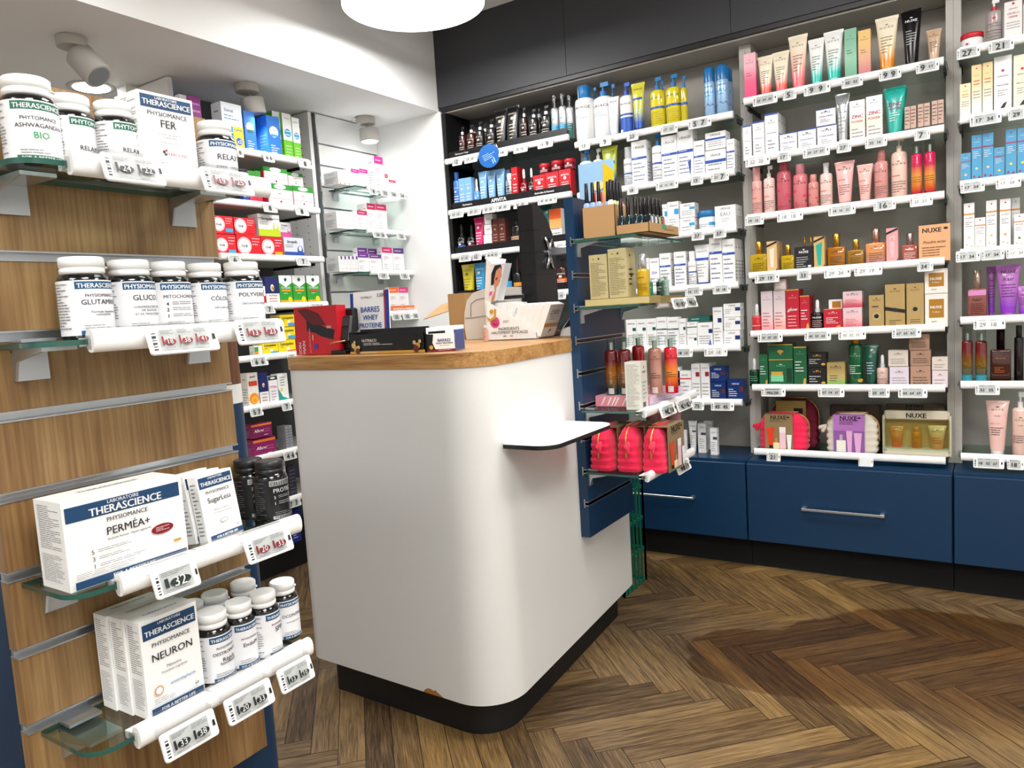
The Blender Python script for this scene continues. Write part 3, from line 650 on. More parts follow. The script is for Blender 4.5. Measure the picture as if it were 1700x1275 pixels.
# ================================================================ shelf filling
GR = {}
def place(frame, zone, rows, z, place_name, dy=.0, rise=0):
    """frame: ('y', Y) goods facing -y standing at front plane Y, ('x', X) goods facing +x. zone: (ox, oy, scale) of the picture window measured in."""
    ox, oy, s = zone; ax, P = frame
    for row in rows:
        row = tuple(row)+('',)*(9-len(row)); x0, x1, yt, kind, cols, desc, prims, yb, opt = row[:9]
        opt = opt or {}
        Pp = P+opt.get('dy', 0)*(1 if ax == 'y' else -1)
        f = aty if ax == 'y' else atx
        zz = z+rise
        def proj_x(px, zt):      # horizontal position where the vertical plane meets picture column px at height zt
            lo, hi = -200., 1500.
            py = 500.
            for _ in range(12):
                q = f(px, py, Pp); q2 = f(px, py+1, Pp); g = q2.z-q.z
                py += (zt-q.z)/g
            return f(px, py, Pp)
        pa, pb = ox+x0/s, ox+x1/s; pt = oy+yt/s
        if yb != '': zz = f((pa+pb)/2, oy+yb/s, Pp).z; zz = max(zz, z+rise)
        A, B_ = proj_x(pa, zz), proj_x(pb, zz)
        ia = 0 if ax == 'y' else 1
        w = abs(B_[ia]-A[ia]); cxy = (A[ia]+B_[ia])/2
        top = f((pa+pb)/2, pt, Pp).z; h = max(.015, top-zz)
        d = opt.get('d', {'box': min(w*.8, .06)}.get(kind, w))
        if kind not in ('box', 'tube'):   # round things: plane through the axis
            if ax == 'y': cen = (cxy, Pp+w/2)
            else: cen = (Pp-w/2, cxy)
            w *= .97
        else:
            dd = d if kind == 'box' else .03
            cen = (cxy, Pp+dd/2) if ax == 'y' else (Pp-dd/2, cxy)
        w -= .0008
        if kind == 'none': continue
        e, cat = goods(kind, w, h, d, cols, prims, opt.get('side', ''))
        e.location = (cen[0], cen[1], zz+.0003); rz = (0 if ax == 'y' else PI/2)+opt.get('rz', 0); e.rotation_euler = (0, 0, rz)
        pend(e, desc, cat if kind != 'box' else 'box', place_name, cxy)
        n = opt.get('n', 0)         # further copies standing right behind
        for i in range(n):
            c = e.copy(); COL.objects.link(c)
            for ch in e.children: k2 = ch.copy(); COL.objects.link(k2); k2.parent = c
            st = (d if kind == 'box' else w if kind != 'tube' else .04)+.002
            off = (i+1)*st; c.location = (cen[0], cen[1]+off, zz+.0003) if ax == 'y' else (cen[0]-off, cen[1], zz+.0003)
            pend(c, desc+(' in second row', ' in third row', ' in fourth row')[i], cat if kind != 'box' else 'box', place_name, cxy)
def tags(frame, zone, rows, z, place_name, h=.037, fy=-.0125):
    """rows: (x0, x1, text[, blank])"""
    ox, oy, s = zone; ax, P = frame
    for row in rows:
        x0, x1, txt = row[:3]; blank = len(row) > 3 and row[3]
        Pp = P+fy*(1 if ax == 'y' else -1); f = aty if ax == 'y' else atx
        zc = z-.027; ia = 0 if ax == 'y' else 1; py = 500.
        def px_(px):
            py = 500.
            for _ in range(12):
                q = f(px, py, Pp); g = f(px, py+1, Pp).z-q.z; py += (zc-q.z)/g
            return f(px, py, Pp)[ia]
        a, b_ = px_(ox+x0/s), px_(ox+x1/s); c = (a+b_)/2
        loc = (c, Pp, zc) if ax == 'y' else (Pp, c, zc)
        price_tag(loc, 0 if ax == 'y' else PI/2, abs(b_-a), h, txt, place_name, c, blank=blank)
def finish_labels():
    by = {}
    for o, d, pl, x in PEND: by.setdefault((d, pl), []).append((x, o))
    nth = ('first', 'second', 'third', 'fourth', 'fifth', 'sixth', 'seventh', 'eighth', 'ninth', 'tenth')
    for (d, pl), L in by.items():
        L.sort(key=lambda t: t[0])
        for i, (x, o) in enumerate(L):
            if len(L) == 1: o['label'] = '%s %s' % (d, pl)
            else:
                o['label'] = '%s %s %s' % ('leftmost' if i == 0 else ('rightmost' if i == len(L)-1 else nth[i]+' from left'), d, pl); o['group'] = '%ss %s' % (d, pl)
            if d == 'price tag':
                o['label'] = '%s %s%s' % ('price tag' if len(L) == 1 else (nth[i]+' price tag from left'), pl, ', reading '+o['_txt'] if o['_txt'] else ''); del o['_txt']
            w = o['label'].split(' ')
            if len(w) > 16: print('LONG', len(w), o['label'])
# ================================================================ goods: the shelves
def NX(v=.84, wf=.62, c='K', more=''):
    return 't .5 %.3f %.2f %s N U X E|e .5 %.3f .07 %s .45|' % (v, wf, c, v+.055, c)+more
def UR(v=.86, wf=.7, c='#555', more=''): return 't .5 %.3f %.2f %s URIAGE|' % (v, wf, c)+more
def UB(bv=.55, bh=.05, bc='b', n=5): return UR()+'r 0 %.3f 1 %.3f %s|l .1 %.3f .6 %.3f 1 w|l .1 .1 .85 %.3f %d #8890a8' % (bv, bv+bh, bc, bv+bh*.3, bv+bh*.8, bv-.06, n)
LN = lambda n=5, c='#999', a=.12, b=.5: 'l .12 %.2f .88 %.2f %d %s' % (a, b, n, c)
BK = lambda Y=2.868: ('y', Y)
NAME = {k: v['name'] for k, v in BAYS.items()}
def fill(bay, i, zone, rows, tg=(), rise=0, gz=None, dy=0, tz=None, th=.037):
    z = BAYS[bay]['z'][i]-.012; pl = 'on %s shelf of %s' % (ORD[i], NAME[bay])
    place(('y', 2.872+dy), zone, rows, z if gz is None else gz, pl, rise=rise)
    if tg: tags(('y', 2.852), tg[0], tg[1], BAYS[bay]['z'][i], pl, th)
# ---- dark corner bay
ZA = ((720, 80), 3.035)
AP = lambda c='#cdbfae': 't .5 .8 .7 %s APIVITA|e .5 .68 .12 %s 1|l .2 .12 .8 .55 5 %s' % (c, c, c)
fill('A', 0, (720, 80, 3.035), [
 (125, 158, 392, 'pump', 'i/k/w', 'small dark brown pump bottle', AP()), (163, 205, 380, 'pump', 'i/k/w', 'small dark brown pump bottle', AP()),
 (208, 249, 365, 'pump', 'K/k/w', 'black bottle with white collar', AP()), (262, 308, 352, 'pump', 'K/k/w', 'black bottle with white collar', AP()),
 (312, 371, 305, 'tube', 'k/k', 'tall matt black tube', AP()), (374, 431, 287, 'tube', 'k/k', 'tall matt black tube', AP()),
 (436, 472, 293, 'pump', '#24100e/k/w', 'slim brown black pump bottle', AP()), (478, 522, 300, 'pump', 'K/k/w', 'black bottle with white collar', AP()), (535, 586, 282, 'pump', 'K/k/w', 'black bottle with white collar', AP()),
 (590, 627, 235, 'spray', 'S;.3;.7/clear/k', 'silver and turquoise spray bottle', 'r 0 0 1 .48 z|'+AP('#8aa')), (629, 667, 225, 'spray', 'S;.3;.7/clear/k', 'silver and turquoise spray bottle', 'r 0 0 1 .48 z|'+AP('#8aa')), (668, 700, 235, 'spray', 'S;.3;.7/clear/k', 'silver and turquoise spray bottle', 'r 0 0 1 .48 T|'+AP('#8aa'))],
 ((720, 80, 3.035), [(97, 145, '12'), (157, 222, '13 13'), (330, 375, '14'), (405, 475, '13 13'), (527, 602, '13 9')]), dy=.01)
place(('y', 2.93), (720, 80, 3.035), [(196, 216, 392, 'pump', 'K/k/w', 'black bottle half hidden behind'), (246, 272, 375, 'pump', 'K/k/w', 'black bottle half hidden behind'), (520, 545, 298, 'pump', 'K/k/w', 'black bottle half hidden behind')], 1.773, 'on top shelf of dark corner bay')
fill('A', 1, (720, 80, 3.035), [
 (100, 132, 622, 'bot', '#3f79c9/#2a62b5', 'tall sky blue bottle', AP('w')), (134, 165, 655, 'box', 'c/w/n', 'light blue carton', AP('w')), (165, 198, 650, 'box', 'c/w/n', 'light blue carton', AP('w')),
 (199, 229, 655, 'drop', 's/w/w', 'small blue dropper bottle', AP('w')), (229, 269, 618, 'tube', 'c/w', 'light blue tube', AP('w')), (271, 312, 612, 'tube', 'c/w', 'light blue tube', AP('w')), (315, 357, 605, 'tube', 'c/w', 'light blue tube', AP('w'), '', {'n': 1}),
 (359, 398, 628, 'bot', 'S;.25;.8/w', 'silver cylinder bottle', AP('K')), (400, 430, 598, 'box', 'r/w/n', 'red carton', AP('w'), '', {'n': 1}), (432, 470, 605, 'drop', 'R/w/R', 'dark red dropper bottle', AP('w')), (474, 507, 600, 'drop', 'i/w/i', 'dark brown dropper bottle', AP('w')),
 (506, 567, 638, 'box', 'r/w/n', 'red square carton', AP('w')), (568, 634, 624, 'box', 'r/w/n', 'red square carton', AP('w')), (636, 695, 610, 'box', 'r/w/n', 'red square carton', AP('w')),
 (524, 574, 580, 'jar', 'R;.15;0;.5/r', 'dark red jar atop a carton', 'l .2 .3 .8 .7 2 w', 637), (582, 640, 565, 'jar', 'R;.15;0;.5/r', 'dark red jar atop a carton', 'l .2 .3 .8 .7 2 w', 623), (648, 700, 555, 'jar', 'R;.15;0;.5/r', 'dark red jar atop a carton', 'l .2 .3 .8 .7 2 w', 609)],
 ((720, 80, 3.035), [(85, 152, '13 13'), (173, 240, '23 21'), (248, 315, '33 33'), (318, 388, '33 33'), (405, 477, '41 33'), (527, 622, '47 42 42')]), dy=.01)
fill('A', 2, (720, 80, 3.035), [
 (115, 155, 885, 'drop', 'k/k/k', 'black bottle with cobalt label', 'r 0 .05 1 .62 b|'+AP('w')), (163, 206, 888, 'drop', 'k/k/k', 'black bottle with pink label', 'r 0 .05 1 .6 #d8486a|'+AP('w')), (207, 255, 850, 'tube', 'm/w', 'magenta tube with white cap', AP('w')),
 (256, 297, 940, 'box', 'w/w/n', 'white cube carton at the bottom of its stack', 't .5 .5 .5 #888 oo'), (256, 297, 888, 'box', 'w/w/n', 'white cube carton in the middle of its stack', 't .5 .5 .5 #888 oo', 938), (256, 297, 836, 'box', 'w/w/n', 'white cube carton topping its stack', 't .5 .5 .5 #888 oo', 886),
 (299, 332, 858, 'box', 'I/w/n', 'narrow brown carton', AP('q')+'|c .5 .14 .2 w'), (333, 368, 855, 'box', 'I/w/n', 'narrow brown carton', AP('q')+'|c .5 .14 .2 w'), (378, 435, 848, 'pump', 'k/k/k', 'black bottle with beige label', 'r 0 .05 1 .6 q|'+AP('K')),
 (540, 596, 790, 'tube', 'T/t', 'teal tube behind the monitor', LN(3, 'w')), (590, 650, 808, 'box', 'w/w/n', 'white and orange carton behind the monitor', 'r 0 .7 1 1 #e8622a|r 0 .45 1 .72 O|'+LN(3))],
 ((720, 80, 3.035), [(130, 192, '15 15'), (197, 243, '12'), (262, 343, '30 40 40'), (617, 662, '16')]), dy=.01)
fill('A', 3, (720, 80, 3.035), [
 (145, 205, 1088, 'tube', '#d8c61c/w', 'yellow tube', AP('#776')), (208, 262, 1080, 'tube', '#3a9fd6/w', 'bright blue tube', AP('w')),
 (350, 390, 1055, 'pump', 'k/k/k', 'black bottle with blue label', 'r 0 .05 1 .55 z'), (397, 438, 1050, 'drop', 'k/i/k', 'brown bottle with amber label', 'r 0 .05 1 .62 #e89a2a'), (612, 665, 1060, 'pump', 'i/k/k', 'brown bottle with orange label', 'r 0 .05 1 .6 #e86a1a|'+AP('w'))],
 ((720, 80, 3.035), [(610, 668, '18 18')]), dy=.01)
# ---- middle bay
U1 = (940, 80, 5.543); U2 = (940, 300, 5.484); U3 = (940, 510, 4.113)
MT = UR(.87)+'p #a9cdea 0 .02 0 .38 .25 .52 .42 .42 .7 .62 1 .5 1 .02|l .12 .6 .7 .72 3 #8ab'
fill('B', 0, U1, [
 (64, 236, 330, 'bot', 'w;.3/Z', 'large white bottle with pale mountain and blue cap', MT), (228, 410, 290, 'pump', 'w;.3/Z', 'large white pump bottle with pale mountain', MT), (388, 482, 440, 'tube', 'w/c', 'white tube wedged between pump bottles', MT),
 (482, 604, 300, 'pump', 'w;.3/#1a50b8', 'white and royal blue pump bottle', 'r 0 0 1 .5 #1450b0|'+UR()+'r 0 .55 1 .6 b|c .25 .15 .12 w'), (610, 722, 310, 'tube', '#cfc93a>#b9c43a>#1450b0/B', 'yellow green tube with blue foot', UR()+'r .05 .62 .9 .67 b|l .15 .3 .8 .4 2 w'),
 (758, 895, 250, 'pump', '#e0cf1f;.15;0;.5/Z', 'yellow oil pump bottle', UR(.88, .7, '#665')+'r 0 .58 1 .64 b|l .15 .15 .8 .5 6 #a89a20'), (900, 1045, 222, 'pump', '#e0cf1f;.15;0;.5/Z', 'yellow oil pump bottle', UR(.88, .7, '#665')+'r 0 .58 1 .64 b|l .15 .15 .8 .5 6 #a89a20'), (1052, 1115, 245, 'pump', '#c9b91a;.15;0;.5/Z', 'yellow oil pump bottle', 'r 0 .55 1 .62 b'),
 (1262, 1365, 163, 'can', '#9cc3e8;.3;.3/Z', 'blue thermal water aerosol can', 't .5 .93 .6 #335 URIAGE|t .5 .78 .7 #4a90c0 EAU|p #4a6088 0 .3 .2 .36 .45 .45 .6 .38 .8 .44 1 .33 1 .2 0 .2|l .2 .62 .8 .7 1 z'), (1370, 1490, 137, 'can', '#9cc3e8;.3;.3/Z', 'blue thermal water aerosol can', 't .5 .93 .6 #335 URIAGE|t .5 .78 .7 #4a90c0 EAU|p #4a6088 0 .3 .2 .36 .45 .45 .6 .38 .8 .44 1 .33 1 .2 0 .2|l .2 .62 .8 .7 1 z', '', {'n': 1})],
 (U1, [(122, 222, '13'), (313, 418, '9'), (562, 668, '23'), (873, 1028, '17 21'), (1128, 1338, '5 7')]))
place(('y', 2.95), U1, [(240, 300, 350, 'pump', 'w/Z', 'white pump bottle in the back row'), (395, 470, 318, 'pump', 'G/Z', 'grey pump bottle in the back row'), (860, 915, 290, 'pump', '#c9b91a/Z', 'yellow pump bottle in the back row')], 1.733, 'on top shelf of second wall bay')
fill('B', 1, U1, [
 (108, 232, 930, 'pump', 'w/Z', 'white pump bottle with blue band', UB(.5)), (240, 335, 915, 'pump', 'w/w', 'all white pump bottle', UR()), (335, 470, 895, 'tube', '#a8b02a>u>B/B', 'olive yellow tube', UR(.85)+'r .05 .55 .95 .62 b'), (520, 610, 905, 'spray', 'l/G/l', 'pearl grey spray bottle', UB(.5)),
 (614, 752, 850, 'box', 'w/w', 'tall white carton with blue band', UB(.6)), (780, 886, 775, 'pump', 'w/Z', 'slim white pump bottle with blue ring', UB(.55)), (889, 1030, 805, 'box', 'w/w', 'large white carton with blue band', UB(.58)+'|c .75 .68 .1 l'), (1032, 1178, 755, 'box', 'w/w', 'large white carton with blue band', UB(.55, .06)+'|p b .65 .35 .85 .4 .8 .05'),
 (1181, 1280, 850, 'box', 'w/w', 'small white carton with blue band', UB(.55)), (1285, 1475, 935, 'box', 'w/w', 'wide white carton under its twin', UR(.8, .5)+'r 0 .5 1 .62 b|'+LN(2)), (1283, 1470, 770, 'box', 'w/w', 'wide white carton on top of its twin', UR(.85, .5)+'r 0 .55 1 .66 b|'+LN(3), 928), (1482, 1556, 835, 'box', 'w/w', 'narrow white carton', UB(.6), '', {'n': 2})],
 (U1, [(565, 665, '18'), (830, 1033, '22 16 18'), (1150, 1262, '15'), (1335, 1500, '21 7')]))
CY = lambda: UR(.88)+'r .6 .62 1 .78 z|'+LN(5)
fill('B', 2, U2, [
 (870, 928, 215, 'box', 'w/w', 'narrow white carton', CY()), (930, 1033, 190, 'box', 'w/w', 'tall white carton with cyan square', CY()), (1037, 1172, 338, 'box', 'w/w', 'white carton with cyan bar under its twin', UR(.82, .5)+'r .65 .5 1 .68 z|'+LN(2)), (1037, 1172, 205, 'box', 'w/w', 'white carton with cyan bar on its twin', UR(.84, .5)+'r .65 .55 1 .72 z|'+LN(3), 334),
 (1182, 1352, 270, 'jar2', 'w/Z', 'wide white jar with blue lid', 'r .65 .45 1 .7 z|l .1 .3 .7 .6 2 #88a'), (1358, 1548, 225, 'box', 'w/w', 'white cube carton', 't .5 .88 .5 #777 URIAGE|t .5 .65 .45 #99a EAU|l .3 .3 .7 .5 3 #aab', '', {'d': .09})],
 (U2, [(1145, 1260, '37'), (1343, 1460, '37')]))
fill('B', 3, U2, [
 (712, 764, 705, 'box', 'w/w', 'thin white carton', UB(.6)), (768, 855, 705, 'box', 'w/w', 'white sun care carton', UR(.88)+'t .5 .55 .6 #7a70b0 50+|'+LN(3, '#99a', .1, .4)), (860, 960, 660, 'box', 'w/w', 'tall white carton with blue band', UB(.62)), (990, 1097, 645, 'box', 'w/w', 'tall white carton with blue band', UB(.62)),
 (1102, 1184, 640, 'spray', 'w/w/w', 'white spray bottle with blue ring', UB(.6)), (1175, 1310, 580, 'tube', 'w/b', 'white tube with royal blue cap', UR(.82)+'r 0 .58 1 .65 b|'+LN(5)), (1314, 1428, 515, 'box', 'w/w', 'tallest white carton with blue band', UB(.66)), (1431, 1545, 530, 'box', 'w/w', 'deep white carton with blue band', UB(.66), '', {'n': 2})],
 (U2, [(1085, 1245, '16 13'), (1338, 1500, '18 18')]))
GN = lambda c='T': UR(.86)+'r .62 .62 .95 .72 %s|' % c+LN(5)
fill('B', 4, U3, [
 (416, 486, 85, 'box', 'w/w', 'white carton with green square', GN()), (487, 553, 82, 'box', 'w/w', 'white carton with green square', GN()), (554, 621, 78, 'box', 'w/w', 'white carton with green square', GN()), (623, 693, 68, 'box', 'w/w', 'white carton with green band', UB(.6, .04, 'T')), (695, 773, 68, 'box', 'w/w', 'white carton with green band', UB(.6, .04, 'T')),
 (775, 823, 78, 'box', 'w/w', 'narrow white carton with green square', GN()), (827, 897, 186, 'box', 'w/w', 'small white carton below another', 't .4 .75 .5 #777 URIAGE|r .7 .55 .95 .75 T'), (825, 895, 102, 'box', 'w/w', 'small white carton stacked on another', 't .5 .85 .5 #777 URIAGE|r 0 .55 1 .62 T', 184),
 (900, 1003, 105, 'box', 'w/w', 'wide white carton with blue square', UR(.86, .5)+'r .75 .58 1 .74 B|p #2a60b8 .65 .0 .95 .0 .85 .35|'+LN(4)), (1008, 1074, 0, 'box', 'w/w', 'tall white carton with navy square', UR(.9)+'r .5 .62 .9 .73 B|'+LN(5)), (1077, 1190, 160, 'box', 'w/w', 'white carton at the foot of a stack', UR(.85, .4)+'r .7 .45 1 .7 B|l .1 .2 .6 .6 3 #99a'), (1077, 1190, 68, 'box', 'w/w', 'white carton in the middle of a stack', UR(.85, .4)+'r .7 .45 1 .7 B|l .1 .2 .6 .6 3 #99a', 158), (1075, 1190, -25, 'box', 'w/w', 'white carton topping a stack', UR(.85, .4)+'r .7 .45 1 .7 B|l .1 .2 .6 .6 3 #99a', 66),
 (842, 980, 62, 'box', 'T/w/n', 'dark teal carton lying flat', 'l .1 .3 .6 .6 1 w', 98, {'dy': .02})],
 (U3, [(748, 865, '18 13'), (945, 1102, '24 18', True)]))
RD = lambda: 't .5 .88 .7 #777 URIAGE|r .5 .66 .95 .78 #a01828|'+LN(4)
fill('B', 5, U3, [
 (722, 783, 410, 'box', 'w/w', 'white carton with red 30 mark', 't .5 .85 .8 #777 URIAGE|T .6 .5 .5 #d03040 30|r 0 .3 1 .34 #d03040'), (770, 860, 435, 'box', 'w/w', 'wide white carton with red stripe', UR(.86, .5)+'r 0 .72 1 .76 #d03040|r 0 .2 1 .24 #d03040|'+LN(3, '#999', .28, .65)), (862, 920, 388, 'box', 'w/w', 'white carton with red square', RD(), '', {'n': 1}), (925, 985, 385, 'box', 'w/w', 'white carton with red square', RD(), '', {'n': 2}),
 (990, 1092, 512, 'box', 'B;.3/w', 'navy blue carton below its twin', 't .5 .82 .45 w URIAGE|r .7 .4 .95 .65 I|l .08 .2 .6 .6 4 w'), (985, 1090, 405, 'box', 'B;.3/w', 'navy blue carton on top of its twin', 't .5 .82 .45 w URIAGE|r .7 .45 .95 .65 I|l .08 .2 .6 .6 4 w', 508), (1103, 1215, 497, 'box', 'B;.3/w', 'navy blue carton beside the stack', 't .5 .82 .45 w URIAGE|r .72 .45 .97 .7 I|l .08 .2 .6 .6 4 w')],
 (U3, [(862, 943, '75'), (990, 1148, '45 45')]))
pl = 'on cabinet top below second wall bay'
place(('y', 2.915), U3, [(835, 890, 780, 'tube', 'w/w', 'white tube', UR(.82)+'r .5 .6 1 .66 #445|'+LN(5)), (903, 958, 797, 'box', 'w/w', 'white carton with grey band', 't .5 .88 .7 #777 URIAGE|r .4 .62 1 .7 #445|'+LN(5)), (803, 826, 840, 'box', 'w/w', 'narrow white carton', LN(5))], .427, pl)
place(('y', 2.885), U3, [(987, 1035, 828, 'box', 'w/w', 'white carton nearest the edge', 't .5 .85 .7 #777 URIAGE|r .4 .58 1 .68 #445|'+LN(5))], .427, pl)
place(('y', 2.99), U3, [(945, 1000, 778, 'box', 'w/w', 'white carton in the back row', UR())], .427, pl)
# ---- bay right of centre
N1 = (1225, 0, 4.658); N2 = (1225, 220, 4.533); N3 = (1225, 430, 4.533); N4 = (1225, 540, 4.533)
TL = lambda c='#776': NX(.78, .62, c)+'l .2 .25 .8 .6 6 '+c
fill('C', 0, N1, [
 (54, 145, 410, 'box', '#f2b9c4>#e8608a>#f0487e/w', 'pink gradient carton', NX(.8, .6, '#a06070')+'l .2 .5 .8 .6 2 #a06070'), (158, 268, 425, 'tube', 'f>f>#ef6a5c/#f0707a', 'small cream tube fading to coral', TL()), (272, 393, 390, 'tube', 'f>f>#ef6a5c/#f0607a', 'medium cream tube fading to coral', TL()), (400, 535, 262, 'tube', 'f>#f3c0ac>#f07078/#f08088', 'large cream tube fading to coral', TL()),
 (550, 665, 290, 'tube', 'W>#e4f2ee>#2fc0b0/#9adfd2', 'cream tube fading to teal', TL()), (672, 812, 228, 'tube', 'W>#e4f2ee>#1fbfb0/#9adfd2', 'large cream tube fading to teal', TL()), (828, 922, 220, 'box', '#7db89a>#8fc8a8>#6aa888/w', 'pale green carton', NX(.8, .6, '#3a6a50')+'l .2 .5 .8 .6 2 #3a6a50'), (934, 1030, 230, 'box', '#e8c070>#e0a888>#c87878/w', 'gold to pink carton', NX(.8, .6, '#7a5030')+'l .2 .5 .8 .6 2 #7a5030'),
 (1072, 1235, 120, 'tube', 'f>#efd9b0>#e08a10/#e8a040', 'large cream tube fading to amber', TL()), (1268, 1418, 65, 'tube', 'k;.2/k', 'tall glossy black tube', 'T .5 .78 .6 w NUXE|e .5 .84 .07 w .45|l .2 .3 .8 .6 6 #bbb'), (1460, 1570, 218, 'tube', '#c9a98a/#c9a98a', 'small beige tube', TL('#543'))],
 (N1, [(118, 308, '22 34 30'), (350, 455, '5'), (512, 717, '9 9'), (803, 968, '50 33'), (1092, 1265, '9 9'), (1378, 1557, '9 11')]))
CF = lambda: 'r 0 .96 1 1 b|'+NX(.78, .5)+'i .5 .55 .85 #5560a8 Crème fraîche|l .2 .15 .8 .4 3 #889'
fill('C', 1, N1, [
 (44, 110, 970, 'box', 'w/w', 'narrow white carton with blue lid line', CF()), (120, 210, 938, 'box', 'w/w', 'white carton with blue lid line', CF()), (214, 318, 875, 'box', 'w/w', 'tallest white blue-lidded carton', CF(), '', {'n': 2}),
 (326, 460, 1028, 'box', 'w/w', 'low white carton left of the stack', CF()), (467, 606, 1000, 'box', 'w/w', 'low white carton next to the stack', CF()), (615, 765, 970, 'box', 'w/w', 'white carton below its twin', CF()), (606, 756, 840, 'box', 'w/w', 'white carton on top of its twin', CF(), 967),
 (757, 862, 718, 'tube', '#b9bcbe;.25;.5/w', 'silver tube with blue script', NX(.78, .6)+'i .5 .6 .8 #3a50a8 Crème fraîche|'+LN(5)), (866, 986, 775, 'box', 'W>f>#f2e0e4/w', 'white carton with magenta ZINC lettering', NX(.85, .5)+'T .5 .62 .75 #b01868 ZINC|t .5 .5 .75 #b01868 POWER|'+LN(3, '#999', .1, .35)), (994, 1120, 740, 'box', 'W>f>#f2e0e4/w', 'white carton with magenta ZINC lettering', NX(.85, .5)+'T .5 .62 .75 #b01868 ZINC|t .5 .5 .75 #b01868 POWER|'+LN(3, '#999', .1, .35)),
 (1135, 1295, 665, 'tube', '#1fae9e/#1fae9e', 'teal tube with magenta ZINC lettering', NX(.85, .4, '#0b6a60')+'T .5 .6 .75 #a01868 ZINC|t .5 .5 .75 #a01868 POWER|l .2 .2 .8 .42 4 w', '', {'n': 1}), (1290, 1380, 822, 'box', '#c9a898/w/n', 'beige stick pair in black tray', 'r 0 0 1 .2 k|r .47 .2 .53 1 #7a5a50|l .05 .3 .42 .9 5 #654|l .58 .3 .95 .9 5 #654|T .5 .1 .5 w NUXE'), (1392, 1486, 800, 'box', '#c9a898/w/n', 'beige stick pair in black tray', 'r 0 0 1 .2 k|r .47 .2 .53 1 #7a5a50|l .05 .3 .42 .9 5 #654|l .58 .3 .95 .9 5 #654|T .5 .1 .5 w NUXE'), (1500, 1592, 775, 'box', '#c9a898/w/n', 'beige stick pair in black tray', 'r 0 0 1 .2 k|r .47 .2 .53 1 #7a5a50|l .05 .3 .42 .9 5 #654|l .58 .3 .95 .9 5 #654|T .5 .1 .5 w NUXE')],
 (N1, [(62, 250, '22 25', True), (307, 412, '17'), (505, 712, '29 27 27'), (765, 878, '27'), (985, 1155, '32 16'), (1365, 1487, '7')]))
PK = lambda c='#3a2426': NX(.8, .7, c)+'l .15 .5 .6 .56 1 #e03040|l .15 .15 .85 .42 5 #8a6a68'
RS = lambda: NX(.82, .7, '#2a1a20')+'c .22 .6 .1 #d8385e|c .78 .45 .11 #d8385e|c .3 .25 .1 #d8385e|e .85 .3 .05 #2a5a3a 2|l .2 .12 .7 .2 2 #844'
fill('C', 2, N2, [
 (100, 180, 258, 'spray', 'h/#d79a92/w', 'pink mist bottle with pink cap', PK()), (188, 276, 245, 'pump', '#ecc9c0/w', 'small pale pink pump bottle', PK()), (284, 400, 200, 'bot', '#c9606e/#b04a58', 'large rose water bottle', RS()), (407, 522, 232, 'bot', '#d87a80/#c8828a', 'rose water bottle', RS()), (524, 606, 312, 'bot', '#d88a84/#cf8a84', 'small rose water bottle', RS()), (612, 710, 205, 'spray', '#f0cfc6/clear/w', 'pale pink foam bottle with clear cap', PK()),
 (735, 872, 212, 'tube', '#eab4b0/#d8938c', 'large blush pink tube', PK()), (900, 1010, 235, 'tube', '#efb6ae/#e08a80', 'blush pink tube', PK(), '', {'n': 1}), (1020, 1130, 130, 'bot', '#d6958f/#c9847e', 'tall dusty pink bottle', PK()), (1147, 1275, 20, 'pump', '#f0cdbd/x', 'largest pale pink pump bottle', PK()), (1300, 1388, 70, 'perf', '#d01050>#e8a030>#c8102a;.15;0;.6/w', 'red and orange perfume mist bottle', NX(.75, .6)+LN(3, '#844', .35, .5)), (1397, 1490, 55, 'perf', '#d01050>#e8a030>#c8102a;.15;0;.6/w', 'red and orange perfume mist bottle', NX(.75, .6)+LN(3, '#844', .35, .5))],
 (N2, [(57, 197, '19 16'), (298, 492, '18 18', True), (683, 887, '18 16 21'), (1022, 1190, '16'), (1295, 1467, '22 22', True)]))
OIL = lambda c='#4a3410': NX(.8, .5, c)+'l .15 .15 .85 .6 5 '+c
